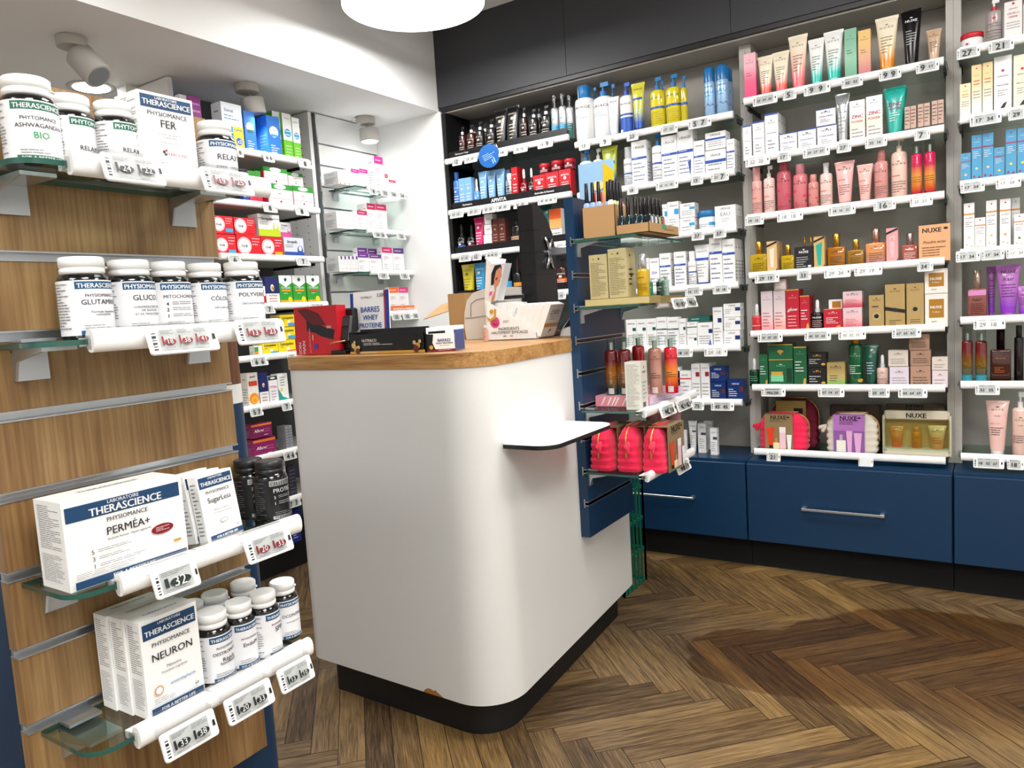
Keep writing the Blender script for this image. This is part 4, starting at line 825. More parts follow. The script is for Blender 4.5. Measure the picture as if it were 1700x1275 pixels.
fill('C', 3, N2, [
 (80, 218, 818, 'oil', '#b89a18;.08;0;.6/A', 'golden oil bottle with gold cap', OIL()), (222, 298, 818, 'box', '#d8b27a/w/n', 'gold carton with beige tube picture', 'p x .25 .75 .75 .8 .65 .2 .35 .2|p k 0 .82 0 .88 1 1 1 .94|p k .6 0 .7 0 1 .18 1 .1', '', {'n': 2}), (318, 424, 843, 'oil', '#c0a010;.08;0;.6/A', 'small golden oil bottle', OIL()), (428, 570, 858, 'box', 'k/w/n', 'black oil carton', 'T .5 .78 .5 w NUXE|e .5 .88 .06 w .5|l .1 .15 .8 .6 5 #bbb|e .8 .2 .1 w .6'), (574, 655, 782, 'box', '#caa868/w/n', 'gold carton with teal tube picture', 'p t .2 .75 .8 .82 .65 .15 .35 .15|p k 0 .82 0 .88 1 1 1 .94|p k .6 0 .7 0 1 .18 1 .1', '', {'n': 1}),
 (665, 806, 757, 'oil', '#a8660c;.08;0;.6/A', 'large amber oil bottle', OIL()), (818, 948, 800, 'oil', '#9a6a0c;.08;0;.6/A', 'small amber oil bottle', OIL()), (953, 1113, 720, 'oil', '#d8905a>#c88a5a>#d89aa0;.08;0;.6/#c9a090', 'large rose gold oil bottle', OIL('#6a3a20')), (1118, 1208, 718, 'box', '#e0a0a0/w/n', 'pink carton with black corner ribbons', 'p #f0b8b8 .25 .75 .75 .8 .65 .2 .35 .2|p k 0 .82 0 .88 1 1 1 .94|p k .6 0 .7 0 1 .18 1 .1|'+NX(.65, .4)), (1224, 1358, 757, 'oil', '#a8564a;.08;0;.6/#b9a0a0', 'dark rose oil bottle', OIL('#f0d8d0')), (1362, 1600, 685, 'box', '#e0a878/w/n', 'large peach carton', 'r 0 .98 1 1 K|T .42 .83 .6 k NUXE|e .86 .86 .07 k .6|i .5 .52 .85 #7a4a20 Poudre éclat|l .1 .12 .85 .4 4 #7a4a20', '', {'d': .03, 'dy': -.004})],
 (N2, [(130, 313, '29 19'), (447, 553, '33'), (650, 850, '29 24', True), (877, 1088, '29 19', True), (1350, 1470, '34')]))
place(('y', 2.93), N2, [(482, 525, 780, 'oil', 'a/A', 'gold capped oil bottle behind black carton'), (530, 572, 782, 'oil', 'a/A', 'gold capped oil bottle behind black carton')], 1.131, 'on fourth shelf of third wall bay')
GP = lambda: NX(.8, .6, '#a06068')+'l .12 .12 .85 .5 5 #b06870'
RDX = lambda: 'r 0 .97 1 1 A|'+NX(.8, .5, '#e8b0a0')+'l .12 .3 .8 .62 4 w|p A .6 .05 .7 .2 .85 .25 .95 .12 .9 .04'
fill('C', 4, N3, [
 (97, 180, 340, 'drop', '#c83038;.1;0;.5/w/S', 'red serum bottle with white dropper', 'l .15 .4 .85 .5 1 w'), (180, 268, 242, 'box', '#c9bcc0>#dcc8c8>#e89aa0/w', 'grey to pink carton', GP()), (274, 363, 238, 'box', '#cbbcc0>#dcc8c8>#f0a498/w', 'grey to peach carton', GP()), (272, 366, 152, 'box', '#b9a8a0/w/n', 'small pearl carton on top of the pair', 'r .08 .1 .92 .85 #d8c8c0|l .15 .2 .8 .6 2 #fff', 236),
 (367, 466, 228, 'box', '#b80f2a/w', 'tall red carton with glow script', 'r 0 .97 1 1 A|'+NX(.8, .6, '#f0a0a8')+'i .5 .52 .8 w glow|l .12 .1 .8 .4 4 #f0b0b0', '', {'n': 1}), (470, 543, 275, 'box', '#b80f2a/w', 'narrow red carton', RDX(), '', {'n': 2}), (547, 641, 308, 'drop', '#181214/w/S', 'black serum bottle with white dropper', 'T .5 .8 .6 w NUXE|l .15 .2 .85 .65 4 #caa'), (648, 788, 375, 'box', '#b80f2a/w', 'wide red carton', RDX()), (684, 786, 305, 'box', 'w/w/n', 'white carton with gold square behind the red one', 'r .25 .1 .9 .8 a', 374, {'dy': .03}),
 (792, 936, 365, 'box', '#d8c0c4>#e8b0b0>#d86070/w', 'pink gradient carton below its twin', GP()), (790, 936, 243, 'box', '#d8c0c4>#e8b0b0>#d04860/w', 'pink gradient carton on top of its twin', GP(), 362), (988, 1102, 272, 'box', '#bfa26a;.35;.5/w', 'small gold carton with black disc', NX(.85, .5, '#3a2c10')+'c .5 .38 .15 k|c .5 .38 .26 #c9b080|c .5 .38 .17 k|l .2 .6 .8 .7 1 k'), (1110, 1260, 190, 'box', '#bfa26a;.35;.5/w', 'gold carton with black ribbon', NX(.84, .5, '#3a2c10')+'p k 0 .42 0 .5 1 .42 1 .34|c .5 .42 .12 #222|l .2 .05 .8 .2 3 #5a4820'), (1270, 1402, 182, 'box', '#bfa26a;.35;.5/w', 'gold carton with black disc', NX(.85, .5, '#3a2c10')+'c .5 .42 .14 k|l .2 .1 .8 .2 2 #5a4820'),
 (1408, 1580, 262, 'box', '#e8e2d8/w/n', 'white carton with gold window below its twin', 'r .18 .28 .84 .84 a|T .5 .6 .5 w NUXE|i .5 .45 .4 w Prodigieux|l .3 .1 .7 .2 1 #987'), (1405, 1580, 75, 'box', '#e8e2d8/w/n', 'white carton with gold window topping its twin', 'r .18 .28 .84 .84 a|T .5 .6 .5 w NUXE|i .5 .45 .4 w Prodigieux|l .3 .1 .7 .2 1 #987', 258)],
 (N3, [(152, 338, '35 29 29'), (503, 702, '45 33 44'), (758, 965, '42 32 33', True), (1160, 1380, '67 65 63')]))
GE = lambda: NX(.82, .55, '#6ab088')+'l .12 .35 .75 .65 4 w|p A .55 .03 .7 .06 .75 .2 .95 .22 .9 .05'
fill('C', 5, N3, [
 (78, 160, 752, 'drop', 'E;.2/w/S', 'small dark green dropper bottle', 'l .15 .3 .8 .7 3 #6ab088'), (164, 229, 718, 'box', 'e/w', 'narrow green carton', GE()), (236, 418, 765, 'box', 'e/w', 'wide green carton with jar picture', NX(.8, .35, '#8ac090')+'r .08 .2 .6 .45 #7ac89a|r .1 .45 .58 .58 A|r .75 .18 .95 .7 E|l .1 .05 .8 .12 1 w'), (230, 414, 642, 'box', 'e/w', 'green carton with gold leaf on top', 'r 0 .95 1 1 A|r 0 0 1 .05 A|e .5 .55 .13 A .5|e .5 .42 .03 A 2', 762), (424, 522, 660, 'box', 'e/w', 'tall green carton', 'r 0 .97 1 1 A|'+GE()),
 (532, 666, 820, 'box', 'k/w', 'black carton below its twin', NX(.8, .45, 'A')+'l .05 .2 .7 .6 3 #ccc|e .85 .22 .12 A .6'), (530, 665, 708, 'box', 'k/w', 'black carton on top of its twin', NX(.8, .45, 'A')+'l .05 .2 .7 .6 3 #ccc|e .85 .22 .12 A .6', 816), (672, 808, 780, 'box', '#a08a50>#b8a068>#7ab050/w/n', 'gold to green carton', NX(.8, .6)+'l .15 .2 .6 .5 3 #654'), (828, 940, 560, 'bot', 'e;.15;0;.5/A;.2;.8', 'tall green bottle with gold cap', NX(.78, .6, '#8ac090')+'l .15 .3 .8 .55 5 w|e .8 .15 .18 A .9'), (950, 1050, 650, 'tube', '#0a4a38/E', 'dark green tube', 'c .5 .7 .14 #3a8a6a|l .15 .2 .8 .55 5 #bcd', '', {'n': 1}),
 (1038, 1133, 725, 'drop', '#d8b8ac/w/S', 'small blush dropper bottle', NX(.8, .5, '#866')+LN(3, '#866')), (1142, 1288, 812, 'box', '#d8cdd8/w', 'lilac white carton under a cream one', NX(.72, .4, '#766')+LN(3)), (1132, 1282, 688, 'box', '#d8ccc0/w', 'cream carton on the lilac one', NX(.75, .4, '#766')+LN(3), 808), (1298, 1452, 805, 'box', '#b08a74/w', 'bronze carton at the foot of its stack', NX(.72, .4)+LN(3, '#543')), (1298, 1452, 688, 'box', '#a8826c/w', 'bronze carton in the middle of its stack', NX(.72, .4)+LN(3, '#543'), 802), (1288, 1442, 565, 'box', '#a8826c/w', 'bronze carton topping its stack', NX(.72, .4)+LN(3, '#543'), 685), (1462, 1580, 840, 'box', '#e0d0d4/w', 'small pink white carton under another', NX(.72, .35, '#766')+LN(2)), (1460, 1580, 740, 'box', '#ddd0c4/w', 'small cream carton on another', NX(.75, .35, '#766')+LN(2), 836)],
 (N4, [(178, 360, 'PRICER'), (605, 803, '57 74 37'), (985, 1143, '25 69'), (1207, 1427, '64 64 69')]))
tags(('y', 2.852), N4, [(218, 322, '21'), (908, 1020, '', True)], .47, 'on lowest shelf of third wall bay')
# pouches and toiletry bags on the lowest shelf
def soft_bag(w, h, d, col, card=None, cardbox=None, name='toiletry_bag', tail=1):
    e = root_of(name); b = MB(); n = 28; rows = 9
    prof = []; rows = 18; sf = lambda t: (1-max(0, (t-.62)/.42)**2.4)**.5*(1-.1*max(0, (.1-t)/.1)**2)
    for i in range(rows+1):
        t = i/rows; s = sf(t); puff = 1-(.06 if i % 3 == 0 and 0 < i < rows else 0)
        prof.append((h*t, w/2*s*puff, d/2*s*puff*(1-.3*t), 5))
    prof += [(h*1.005, w*.3, d*.18, 4)]
    b.loft(prof, col, 40); b.build('bag_body', e)
    b = MB(); T_ = [.3+.07*i for i in range(11)]
    pts = [(-w/2*sf(t)*1.015, 0, h*t) for t in T_]+[(-w*.3, 0, h*1.012), (w*.3, 0, h*1.012)]+[(w/2*sf(t)*1.015, 0, h*t) for t in T_[::-1]]; b.tube(pts, .0026, '#d8a860;.3;.6'); b.build('zip', e)
    b = MB(); T = TR(-w*.5*tail, -d*.12, h*.68)
    b.loft([(0, .004, .003), (.01, .006, .004), (.026, .009, .005), (.032, .002, .002)], col, 10, T @ RY(-tail*2.0)); b.loft([(0, .004, .003), (.012, .006, .004), (.028, .008, .005), (.033, .002, .002)], col, 10, T @ RY(-tail*2.6)); b.build('zip_pull', e)
    if card:
        x0, x1 = cardbox; b = MB(); b.box(x0, x1, -d/2-.004, -d/2-.0028, .0, h*.97, card[0]); b.box(x0, x1, -d/2-.004, d*.2, h*.97, h*.97+.0012, card[0])
        deco(b, card[1], plane_S(x1-x0, h*.97, -d/2-.004, (x0+x1)/2), x1-x0, h*.97); b.build('card_sleeve', e)
    return e
pls = 'on lowest shelf of third wall bay'
def at_shelf(zone, x0, x1, yt, z, Y):
    ox, oy, s = zone; P = aty(ox+x0/s, oy+yt/s, Y); Q = aty(ox+x1/s, oy+yt/s, Y); c = aty(ox+(x0+x1)/2/s, oy+yt/s, Y)
    return (P.x+Q.x)/2, Q.x-P.x, c.z-z
GC = 'T .5 .92 .55 k NUXE|e .84 .93 .05 k .6|l .2 .78 .8 .86 2 #443|p #e0401a .07 .62 .36 .66 .3 .12 .14 .12|r .15 .06 .28 .14 k|r .3 .05 .52 .22 #f0e0b0|r .37 .22 .45 .34 A|r .53 .05 .75 .66 #f0c8d0|r .53 .5 .75 .66 #f6e8ea|p w .78 .45 .97 .45 .92 .04 .82 .04'
cx, w, h = at_shelf(N4, 150, 515, 665, .459, 2.885); e = soft_bag(w, h, .075, 'quilt', ('#a08a62;.4;.4', GC), (-w/2+w*.14, -w/2+w*.72)); e.location = (cx, 2.925, .459)
pend(e, 'bright pink quilted toiletry bag with gold gift card', 'toiletry bag', pls, cx)
cx, w, h = at_shelf(N4, 215, 610, 530, .459, 2.97); b = soft_bag(w*.9, h*.92, .07, '#7a0a2c;.8', ('#a8904e;.4;.4', 'l .1 .2 .9 .6 5 #543|r .6 .7 .9 .85 k'), (-w*.32, w*.25)); b.location = (cx, 3.01, .459)
pend(b, 'dark pink toiletry bag in the back row', 'toiletry bag', pls, cx)
cx, w, h = at_shelf(N4, 655, 1048, 670, .459, 2.885); e = soft_bag(w, h, .075, '#d8cfc0;.8', ('#b070b8', 'r 0 .0 1 .6 #8a58a0|T .5 .93 .55 k NUXE|e .84 .94 .05 k .6|l .2 .75 .8 .88 3 #402050|r .1 .05 .4 .35 #e8ecd8|r .2 .35 .3 .5 #c8a0b0|p #e0a8d0 .42 .6 .62 .6 .58 .04 .46 .04|p #e0a8d0 .66 .55 .92 .55 .86 .04 .72 .04'), (-w/2+w*.16, -w/2+w*.76)); e.location = (cx, 2.925, .459)
pend(e, 'cream quilted toiletry bag with purple gift card', 'toiletry bag', pls, cx)
def clear_pouch(w, h, d, shade):
    e = root_of('clear_pouch'); b = MB(); s = w/2
    b.box(-s, s, -d/2, d/2, 0, h*.16, shade, .006); b.box(-s*.99, s*.99, -d*.2, d*.2, h*.8, h, shade, .006)
    for q in (-1, 1): b.box(q*s-.004, q*s+.004, -d*.35, d*.35, 0, h*.9, shade, .003)
    deco(b, 'T .5 .5 .75 k NUXE', plane_S(w*.4, h*.2, -d*.2-.001, 0, h*.8), w*.4, h*.2); b.build('fabric_trim', e)
    b = MB(); b.box(-s, s, -d/2, -d/2+.001, h*.1, h*.82, 'glassg'); b.box(-s, s, d/2-.002, d/2, h*.1, h*.85, '#f0cc74;.8'); b.build('clear_window', e)
    return e
cx, w, h = at_shelf(N4, 1085, 1600, 655, .459, 2.885)
e = clear_pouch(w*.98, h, .06, '#ddd3ba;.8'); e.location = (cx, 2.925, .459); pend(e, 'beige trimmed clear pouch holding orange sun care', 'pouch', pls, cx)
for i, (u, kd, wd, hh, c) in enumerate(((-.3, 'tube', .042, .085, '#f0a030>#f08a28>#f0702a'), (.0, 'bot', .032, .085, '#e8900c'), (.3, 'tube', .052, .09, '#f2cf80>#f0b050>#f0a060'))):
    g, ct = goods(kd, wd, hh, .03, c+('/#e8a040' if kd == 'bot' else '/#f0a050'), NX(.75, .6, '#7a4a10')+'l .2 .2 .8 .5 3 #c05010'); g.location = (cx+w*u, 2.925, .476)
    pend(g, ('small orange tube', 'small orange bottle', 'pale yellow tube')[i]+' inside the clear pouch', 'sun care', pls, cx)
for k, (dx, yt) in enumerate(((-.02, 600), (-.01, 628))):
    c2, w2, h2 = at_shelf(N4, 1105, 1560, yt, .459, 3.0-.03*k); b = MB(); b.box(-w2/2, w2/2, -.008, .008, 0, h2, '#6a5c48;.8', .006); deco(b, 'T .5 .94 .3 k NUXE', plane_S(w2, h2, -.0082), w2, h2); o = b.build('fabric_pouch', None, (c2, 3.03-.035*k, .459)); pend(o, 'brown beige fabric pouch in the %s row' % ('back', 'middle')[k], 'pouch', pls, c2)
c2, w2, h2 = at_shelf(N4, 690, 1075, 600, .459, 2.99); b = MB(); b.box(-w2/2, w2/2, -.01, .01, 0, h2, '#4a3a30;.8', .006); deco(b, 'T .45 .9 .3 k NUXE', plane_S(w2, h2, -.0102), w2, h2); o = b.build('fabric_pouch', None, (c2, 3.0, .459)); pend(o, 'dark brown pouch behind the cream toiletry bag', 'pouch', pls, c2)
# ---- rightmost bay
E1 = (1560, 0, 2.9); E2 = (1560, 420, 3.357)
EB = lambda c='#b04030': 'c .5 .93 .08 #c02030|t .5 .8 .55 #888 erborian|l .2 .6 .8 .72 2 %s|l .15 .35 .85 .52 3 #999' % c
fill('D', 0, E1, [(96, 214, 152, 'jar2', 'w/#c01828', 'wide white jar with red lid', 'c .35 .6 .06 #c02030|t .5 .3 .8 #a05050 CENTELLA CLEANSING'), (219, 304, -10, 'pump', '#a89c9c;.2/w/#c01828', 'translucent grey pump bottle with red neck', 'c .5 .85 .09 #c02030|t .5 .68 .7 #666 CENTELLA|t .5 .6 .7 #666 CLEANSING|'+LN(4, '#776')), (310, 397, 5, 'box', '#e8e2e0/w', 'white carton with red lettering', 'c .5 .94 .08 #c02030|t .5 .82 .6 #888 erborian|t .5 .7 .7 #b03040 CENTELLA|t .5 .62 .5 #b03040 CRÈME|'+LN(3, '#aaa', .3, .5)), (402, 480, 12, 'box', '#e8e2e0/w', 'white carton cut by the frame', EB())],
 (E1, [(82, 195, '27'), (235, 358, '21')]))
fill('D', 1, E1, [(97, 150, 403, 'box', '#f0dfb8>#f4e8d0>#f4f0e8/w', 'small cream yellow carton', EB('#d08030')), (153, 203, 312, 'box', '#eccf98>#f2e2c8>#f4f0e8/w', 'tall cream yellow carton', EB('#d06030')), (206, 256, 300, 'box', '#eccf98>#f2e2c8>#f4f0e8/w', 'tall cream yellow carton', EB('#d06030')), (261, 347, 270, 'box', 'w/w', 'large white carton with black leaf', 'c .5 .75 .09 #c02030|t .5 .66 .7 #666 erborian|t .5 .5 .7 k MILK & PEEL|l .2 .3 .8 .42 3 #999|p k .35 .1 .55 .18 .75 .2 .6 .1'), (354, 440, 262, 'box', 'f/w', 'large cream carton with black leaf', 'c .5 .75 .09 #c02030|t .5 .66 .7 #666 erborian|t .5 .5 .7 k MILK & PEEL|l .2 .3 .8 .42 3 #999|p k .35 .1 .55 .18 .75 .2 .6 .1')],
 (E1, [(145, 298, '17 34'), (330, 420, '29')]))
BB = lambda d: 'c .5 .93 .08 #c02030|t .5 .85 .6 w erborian|r 0 .72 1 .745 #b02060|l .15 .5 .85 .66 4 w|c .5 .3 .14 %s|c .25 .14 .12 #a03050|c .75 .12 .12 #a03050' % d
fill('D', 2, E1, [(101, 150, 738, 'box', '#4a9cc8/w/n', 'small blue carton', BB('#f0b8a0')), (154, 203, 650, 'box', '#4a9cc8/w/n', 'tall blue carton with peach dot', BB('#f0c8a0')), (206, 259, 640, 'box', '#4a9cc8/w/n', 'tall blue carton with peach dot', BB('#f0c8a0')), (261, 312, 710, 'box', '#4a9cc8/w/n', 'small blue carton with yellow dot', BB('#f0d040')), (317, 369, 622, 'box', '#4a9cc8/w/n', 'tall blue carton with yellow dot', BB('#f0e040')), (373, 425, 615, 'box', '#4a9cc8/w/n', 'tall blue carton with yellow dot', BB('#f0e040'))],
 (E1, [(100, 217, '17 34'), (270, 392, '17 34', True)]))
BC = lambda d: 'c .5 .93 .08 #c02030|r 0 .76 1 .79 #e88a30|t .5 .7 .7 #b05030 BB CRÈME|l .15 .5 .85 .62 3 #999|c .5 .3 .13 %s|c .3 .15 .08 O|c .72 .12 .08 O' % d
fill('D', 3, E1, [(116, 168, 978, 'box', 'w/w', 'tall white carton with orange line', BC('#f0c8a8')), (169, 221, 1048, 'box', 'w/w', 'short white carton with orange line', BC('#f0c8b8')), (223, 275, 965, 'box', 'w/w', 'tall white carton with orange line', BC('#e8c850')), (289, 342, 958, 'box', 'w/w', 'tall white carton with orange line', BC('#e8a040')), (357, 410, 1030, 'box', 'w/w', 'white carton with green dot', BC('#4a8a40')), (345, 386, 953, 'box', 'w/w', 'white carton in the back row', BC('O'), '', {'dy': .06})],
 (E1, [(78, 197, '17 34'), (200, 312, '17 34'), (320, 430, '17 34', True)]))
HT = lambda: 'T .5 .85 .6 #402050 NUXE|i .5 .7 .6 #301040 hair|l .15 .3 .85 .6 5 #503060|r .0 .0 1 .12 #8a30c0'
fill('D', 4, E2, [(152, 266, 95, 'oil', '#8a5048;.2/#c9b0a0', 'rose brown bottle with pink collar card', 'r 0 .82 1 1 #d88ac0|i .5 .68 .7 #2a1410 hair|l .15 .15 .85 .55 6 #2a1410'), (318, 448, 65, 'tube', '#b06ab8>#a860b8>#8a40b8/#a860b8', 'large purple tube', HT()), (262, 315, 75, 'tube', '#a05aa8>#9850a8>#7a38a8/#a860b8', 'purple tube half hidden', HT(), '', {'dy': .04}), (432, 500, 185, 'tube', '#b06ab8>#a860b8>#8a40b8/#a860b8', 'small purple tube', HT())],
 (E2, [(188, 367, '29 18', True)]))
fill('D', 5, E2, [(120, 187, 428, 'perf', '#6a1414>#7a5a10>#0a5a60;.12;0;.6/w', 'dark red to teal perfume bottle', 'l .2 .35 .8 .45 2 #211|r .1 .02 .9 .2 #2a8a9a'), (195, 267, 430, 'perf', '#6a1414>#7a5a10>#0a5a60;.12;0;.6/w', 'dark red to teal perfume bottle', 'l .2 .35 .8 .45 2 #211|r .1 .02 .9 .2 #2a8a9a'), (278, 402, 425, 'oil', '#3a120a;.1;0;.6/#1c0a08', 'tall dark brown bottle', 'i .5 .78 .6 #c07038 Rêve de miel|l .2 .3 .7 .5 4 #b06030'), (412, 470, 405, 'bot', '#140a0a/#140a0a', 'nearly black bottle', '', '', {'dy': .03})],
 (E2, [(198, 335, '32 35')]))
fill('D', 6, E2, [(262, 382, 825, 'tube', '#e8bdb4/w;.3', 'pale pink body tube with white cap', NX(.82, .5)+'i .5 .7 .25 #6a8a5a body|i .4 .55 .55 #b08a80 Rêve de thé|l .15 .3 .8 .48 4 #5a4040'), (400, 500, 780, 'pump', '#ecc8ba/w', 'pale pink pump bottle', NX(.82, .5)+'i .5 .7 .25 #6a8a5a body|l .15 .3 .8 .48 4 #5a4040')],
 (E2, [(187, 360, '18 32 27'), (375, 470, '18')]))

q = aty(812, 259, 2.835); b = MB(); b.cyl(.052, 0, .0012, '#1f5fa8;.25', 40, RX(PI/2)); deco(b, 'l .2 .35 .8 .65 4 #a8c8e8|p #8ab4dc .55 .1 .6 .1 .6 .3 .55 .3|p #8ab4dc .65 .1 .7 .1 .7 .36 .65 .36', lambda u, v, k: ((u-.5)*.1, -.0013-EPS*k, (v-.5)*.1), .1, .1)
o = b.build('shelf_sign', None, tuple(q), .25); o.rotation_euler = (0, -.35, .2); tag(o, 'round blue hydration sign hanging from the top shelf rail', 'sign')
# ---- medicine bay on the left wall
D1 = (280, 130, 4.723); D2 = (340, 340, 4.554); D3 = (370, 600, 3.542); WZ = (520, 160, 3.446)
def fl(i, zone, rows, tg=()):
    z = LZ[i]; pl = 'on %s shelf of left wall bay' % ORDL[i]
    place(('x', -2.455), zone, rows, z-.012, pl)
    if tg: tags(('x', -2.44), zone, tg, z, pl)
BL = lambda c='e': 'c .5 .62 .34 w|t .5 .66 .5 #334a80 PHYSIOLIX|r .25 .5 .75 .56 %s|l .2 .08 .8 .3 4 w' % c
GRN = lambda: 'r 0 .45 1 1 w|t .5 .9 .7 #335 ActiSoufre|c .5 .6 .36 z|l .25 .52 .75 .66 2 w|l .2 .1 .8 .35 4 #bfe0a0'
fl(0, D1, [(440, 600, 205, 'box', '#e8eef4/w', 'white and pale blue carton with yellow offer patch', 't .35 .84 .55 #2a4a90 Stimal|l .1 .62 .9 .75 2 #4a80c0|r .5 .02 1 .52 #f0e020|T .75 .44 .4 #203a90 OFFRE|c .75 .2 .16 #1a50c0|t .75 .2 .22 w x2|r 0 .0 .48 .5 z'),
 (612, 700, 265, 'box', '#1f6cc0/w', 'blue spray carton with green bubble', BL('e'), '', {'n': 1}), (790, 893, 305, 'box', '#1f6cc0/w', 'blue spray carton with cyan bubble', BL('z'), '', {'n': 1}),
 (842, 914, 270, 'box', '#6ab82f/w', 'white to green carton', GRN(), '', {'dy': .05}), (917, 988, 285, 'box', '#6ab82f/w', 'white to green carton', GRN(), '', {'dy': .035}), (992, 1050, 318, 'box', '#6ab82f/w', 'white to green carton', GRN(), '', {'dy': .03}),
 (190, 285, 150, 'box', '#8a2a80/w', 'purple carton near the soffit', 'l .1 .2 .9 .9 5 #c080c0', '', {'dy': .05}), (120, 185, 140, 'box', 'l/w', 'white red carton near the soffit', 'r 0 .7 1 .9 r', '', {'dy': .06})],
 [(530, 580, '8'), (738, 822, '6 6'), (1015, 1115, '8')])
HM = lambda: 'r 0 .76 1 1 #2f8a2f|e .5 .88 .24 w .32|l .35 .85 .65 .91 1 #335|l .42 .5 .6 .62 1 #d02a50|r 0 .36 1 .38 #c0a0a8|c .5 .24 .04 #a02050|r 0 0 .02 .76 #e02050'
HS = 'r 0 .76 1 1 #2f8a2f|r 0 0 1 .76 #e0284e'
fl(1, D1, [(786, 982, 832, 'box', 'w/w', 'white and green lozenge carton, front row', HM(), '', {'side': HS, 'd': .05}), (985, 1143, 852, 'box', 'w/w', 'white and green lozenge carton, front row', HM(), '', {'side': HS, 'd': .05}), (750, 938, 705, 'box', 'w/w', 'white green lozenge carton on top', HM(), 842, {'side': HS, 'dy': .012, 'd': .05, 'n': 1}), (938, 1058, 745, 'box', 'w/w', 'white green lozenge carton on top', HM(), 850, {'side': HS, 'dy': .02, 'd': .05}),
 (640, 700, 730, 'box', '#c82040/w/n', 'thin red and green carton set edgeways', 'r 0 .8 1 1 #2f8a2f'), (700, 742, 730, 'box', '#c82040/w/n', 'thin red and green carton set edgeways', 'r 0 .8 1 1 #2f8a2f'), (590, 636, 735, 'box', '#22409a/w/n', 'thin blue carton set edgeways', 'l .1 .1 .9 .9 4 w')],
 [(738, 845, '8'), (990, 1092, '8')])
DR = lambda c: 'c .3 .52 .29 w|c .3 .52 .265 #e03048|c .3 .52 .245 w|T .3 .5 .34 K Drill|r .6 .1 .95 .3 %s|l .62 .5 .95 .9 3 #f0c0c0' % c
STP = lambda c: 'T .42 .78 .7 #2a2a30 Strepsils|l .08 .5 .45 .66 2 #777|r 0 0 1 .32 %s|e .8 .42 .14 %s 1.2|e .8 .48 .08 w 1.2' % (c, c)
fl(2, D2, [(92, 246, 225, 'box', '#d81828/w', 'red white lozenge carton with blue pastille', DR('#30a8d8')), (252, 434, 232, 'box', '#d81828/w', 'red white lozenge carton, plain', DR('#d81828')), (437, 598, 245, 'box', '#d81828/w', 'red white lozenge carton with orange pastille', DR('#f0a020')), (62, 222, 85, 'box', '#d81828/w', 'red white lozenge carton stacked at left', DR('#30a8d8'), 218), (228, 386, 100, 'box', '#d81828/w', 'red white lozenge carton stacked in the middle', DR('#d81828'), 228),
 (412, 575, 75, 'box', '#e8e8e8/w', 'tall white lozenge carton with lime wave', STP('#b8cc20')+'|r 0 .8 1 .82 #222', 240), (572, 658, 135, 'box', '#c9c9cc/w', 'grey lozenge carton with pink wave', STP('#c05088'), 245, {'dy': .015}), (608, 756, 250, 'box', '#c9ced8/w', 'grey lozenge carton with blue wave', STP('#2a4a98'))],
 [(175, 275, '6'), (690, 792, '7')])
VK = lambda c: 'r 0 .75 1 1 w|p w 0 .76 .5 .6 1 .76|c .5 .86 .11 #1a5a40|t .5 .58 .8 w Oropolis|r .15 .46 .85 .52 %s|l .3 .36 .7 .42 1 w|r 0 0 1 .17 #f0a010|c .75 .2 .16 #f0d020' % c
AV = 'r 0 0 1 .42 w|e .5 .62 .13 w 1.6|e .5 .6 .09 #e8a020 1.6|e .56 .6 .05 #208a60 1.6|t .5 .35 .6 #334 ACTIVUE|l .2 .1 .8 .28 2 #c07030|r 0 .02 1 .05 #1d2a66'
fl(3, D2, [(470, 573, 545, 'box', '#1d2460/w', 'navy and white carton with drop logo', AV), (576, 672, 535, 'box', '#2f9a2f/w', 'green throat lozenge carton with shield', VK('#e8a020')), (676, 774, 535, 'box', '#2f9a2f/w', 'green throat lozenge carton with shield', VK('#e8a020')), (782, 880, 537, 'box', '#2f9a2f/w', 'green throat lozenge carton with red band', VK('#c05a30')), (430, 468, 615, 'box', 'w/w', 'white carton with red square', 'r .3 .1 1 .5 r|T .5 .75 .6 #444 al'), (395, 436, 490, 'box', '#e0d8d8/w', 'white carton with red foot in the back', 'r 0 0 1 .4 r', '', {'dy': .04})],
 [(447, 525, '7'), (785, 910, '6 6 6')])
LY = lambda c: 'T .5 .7 .85 #222 Lysopaïne|l .1 .45 .5 .55 1 #665|c .55 .35 .1 w|r .5 .05 1 .3 %s' % c
fl(4, D2, [(380, 440, 1065, 'box', '#f0f0e8/w', 'small white green carton', 'r 0 0 .5 .5 #f08a20|r .0 .5 .5 .9 #3a9a40'), (442, 560, 1030, 'box', '#f0d81c/w', 'yellow throat lozenge carton at the bottom', LY('#40a0d8')), (562, 692, 1020, 'box', '#f0d81c/w', 'yellow throat lozenge carton at the bottom', LY('#e8703a')), (450, 570, 925, 'box', '#f0d81c/w', 'yellow throat lozenge carton in the middle', LY('#e8a03a'), 1026), (574, 692, 925, 'box', '#f0d81c/w', 'yellow throat lozenge carton in the middle', LY('#40a0d8'), 1016), (572, 690, 830, 'box', '#f0d81c/w', 'yellow throat lozenge carton on top', LY('#4a90d8'), 920)],
 [(345, 472, '6 6'), (622, 690, '6')])
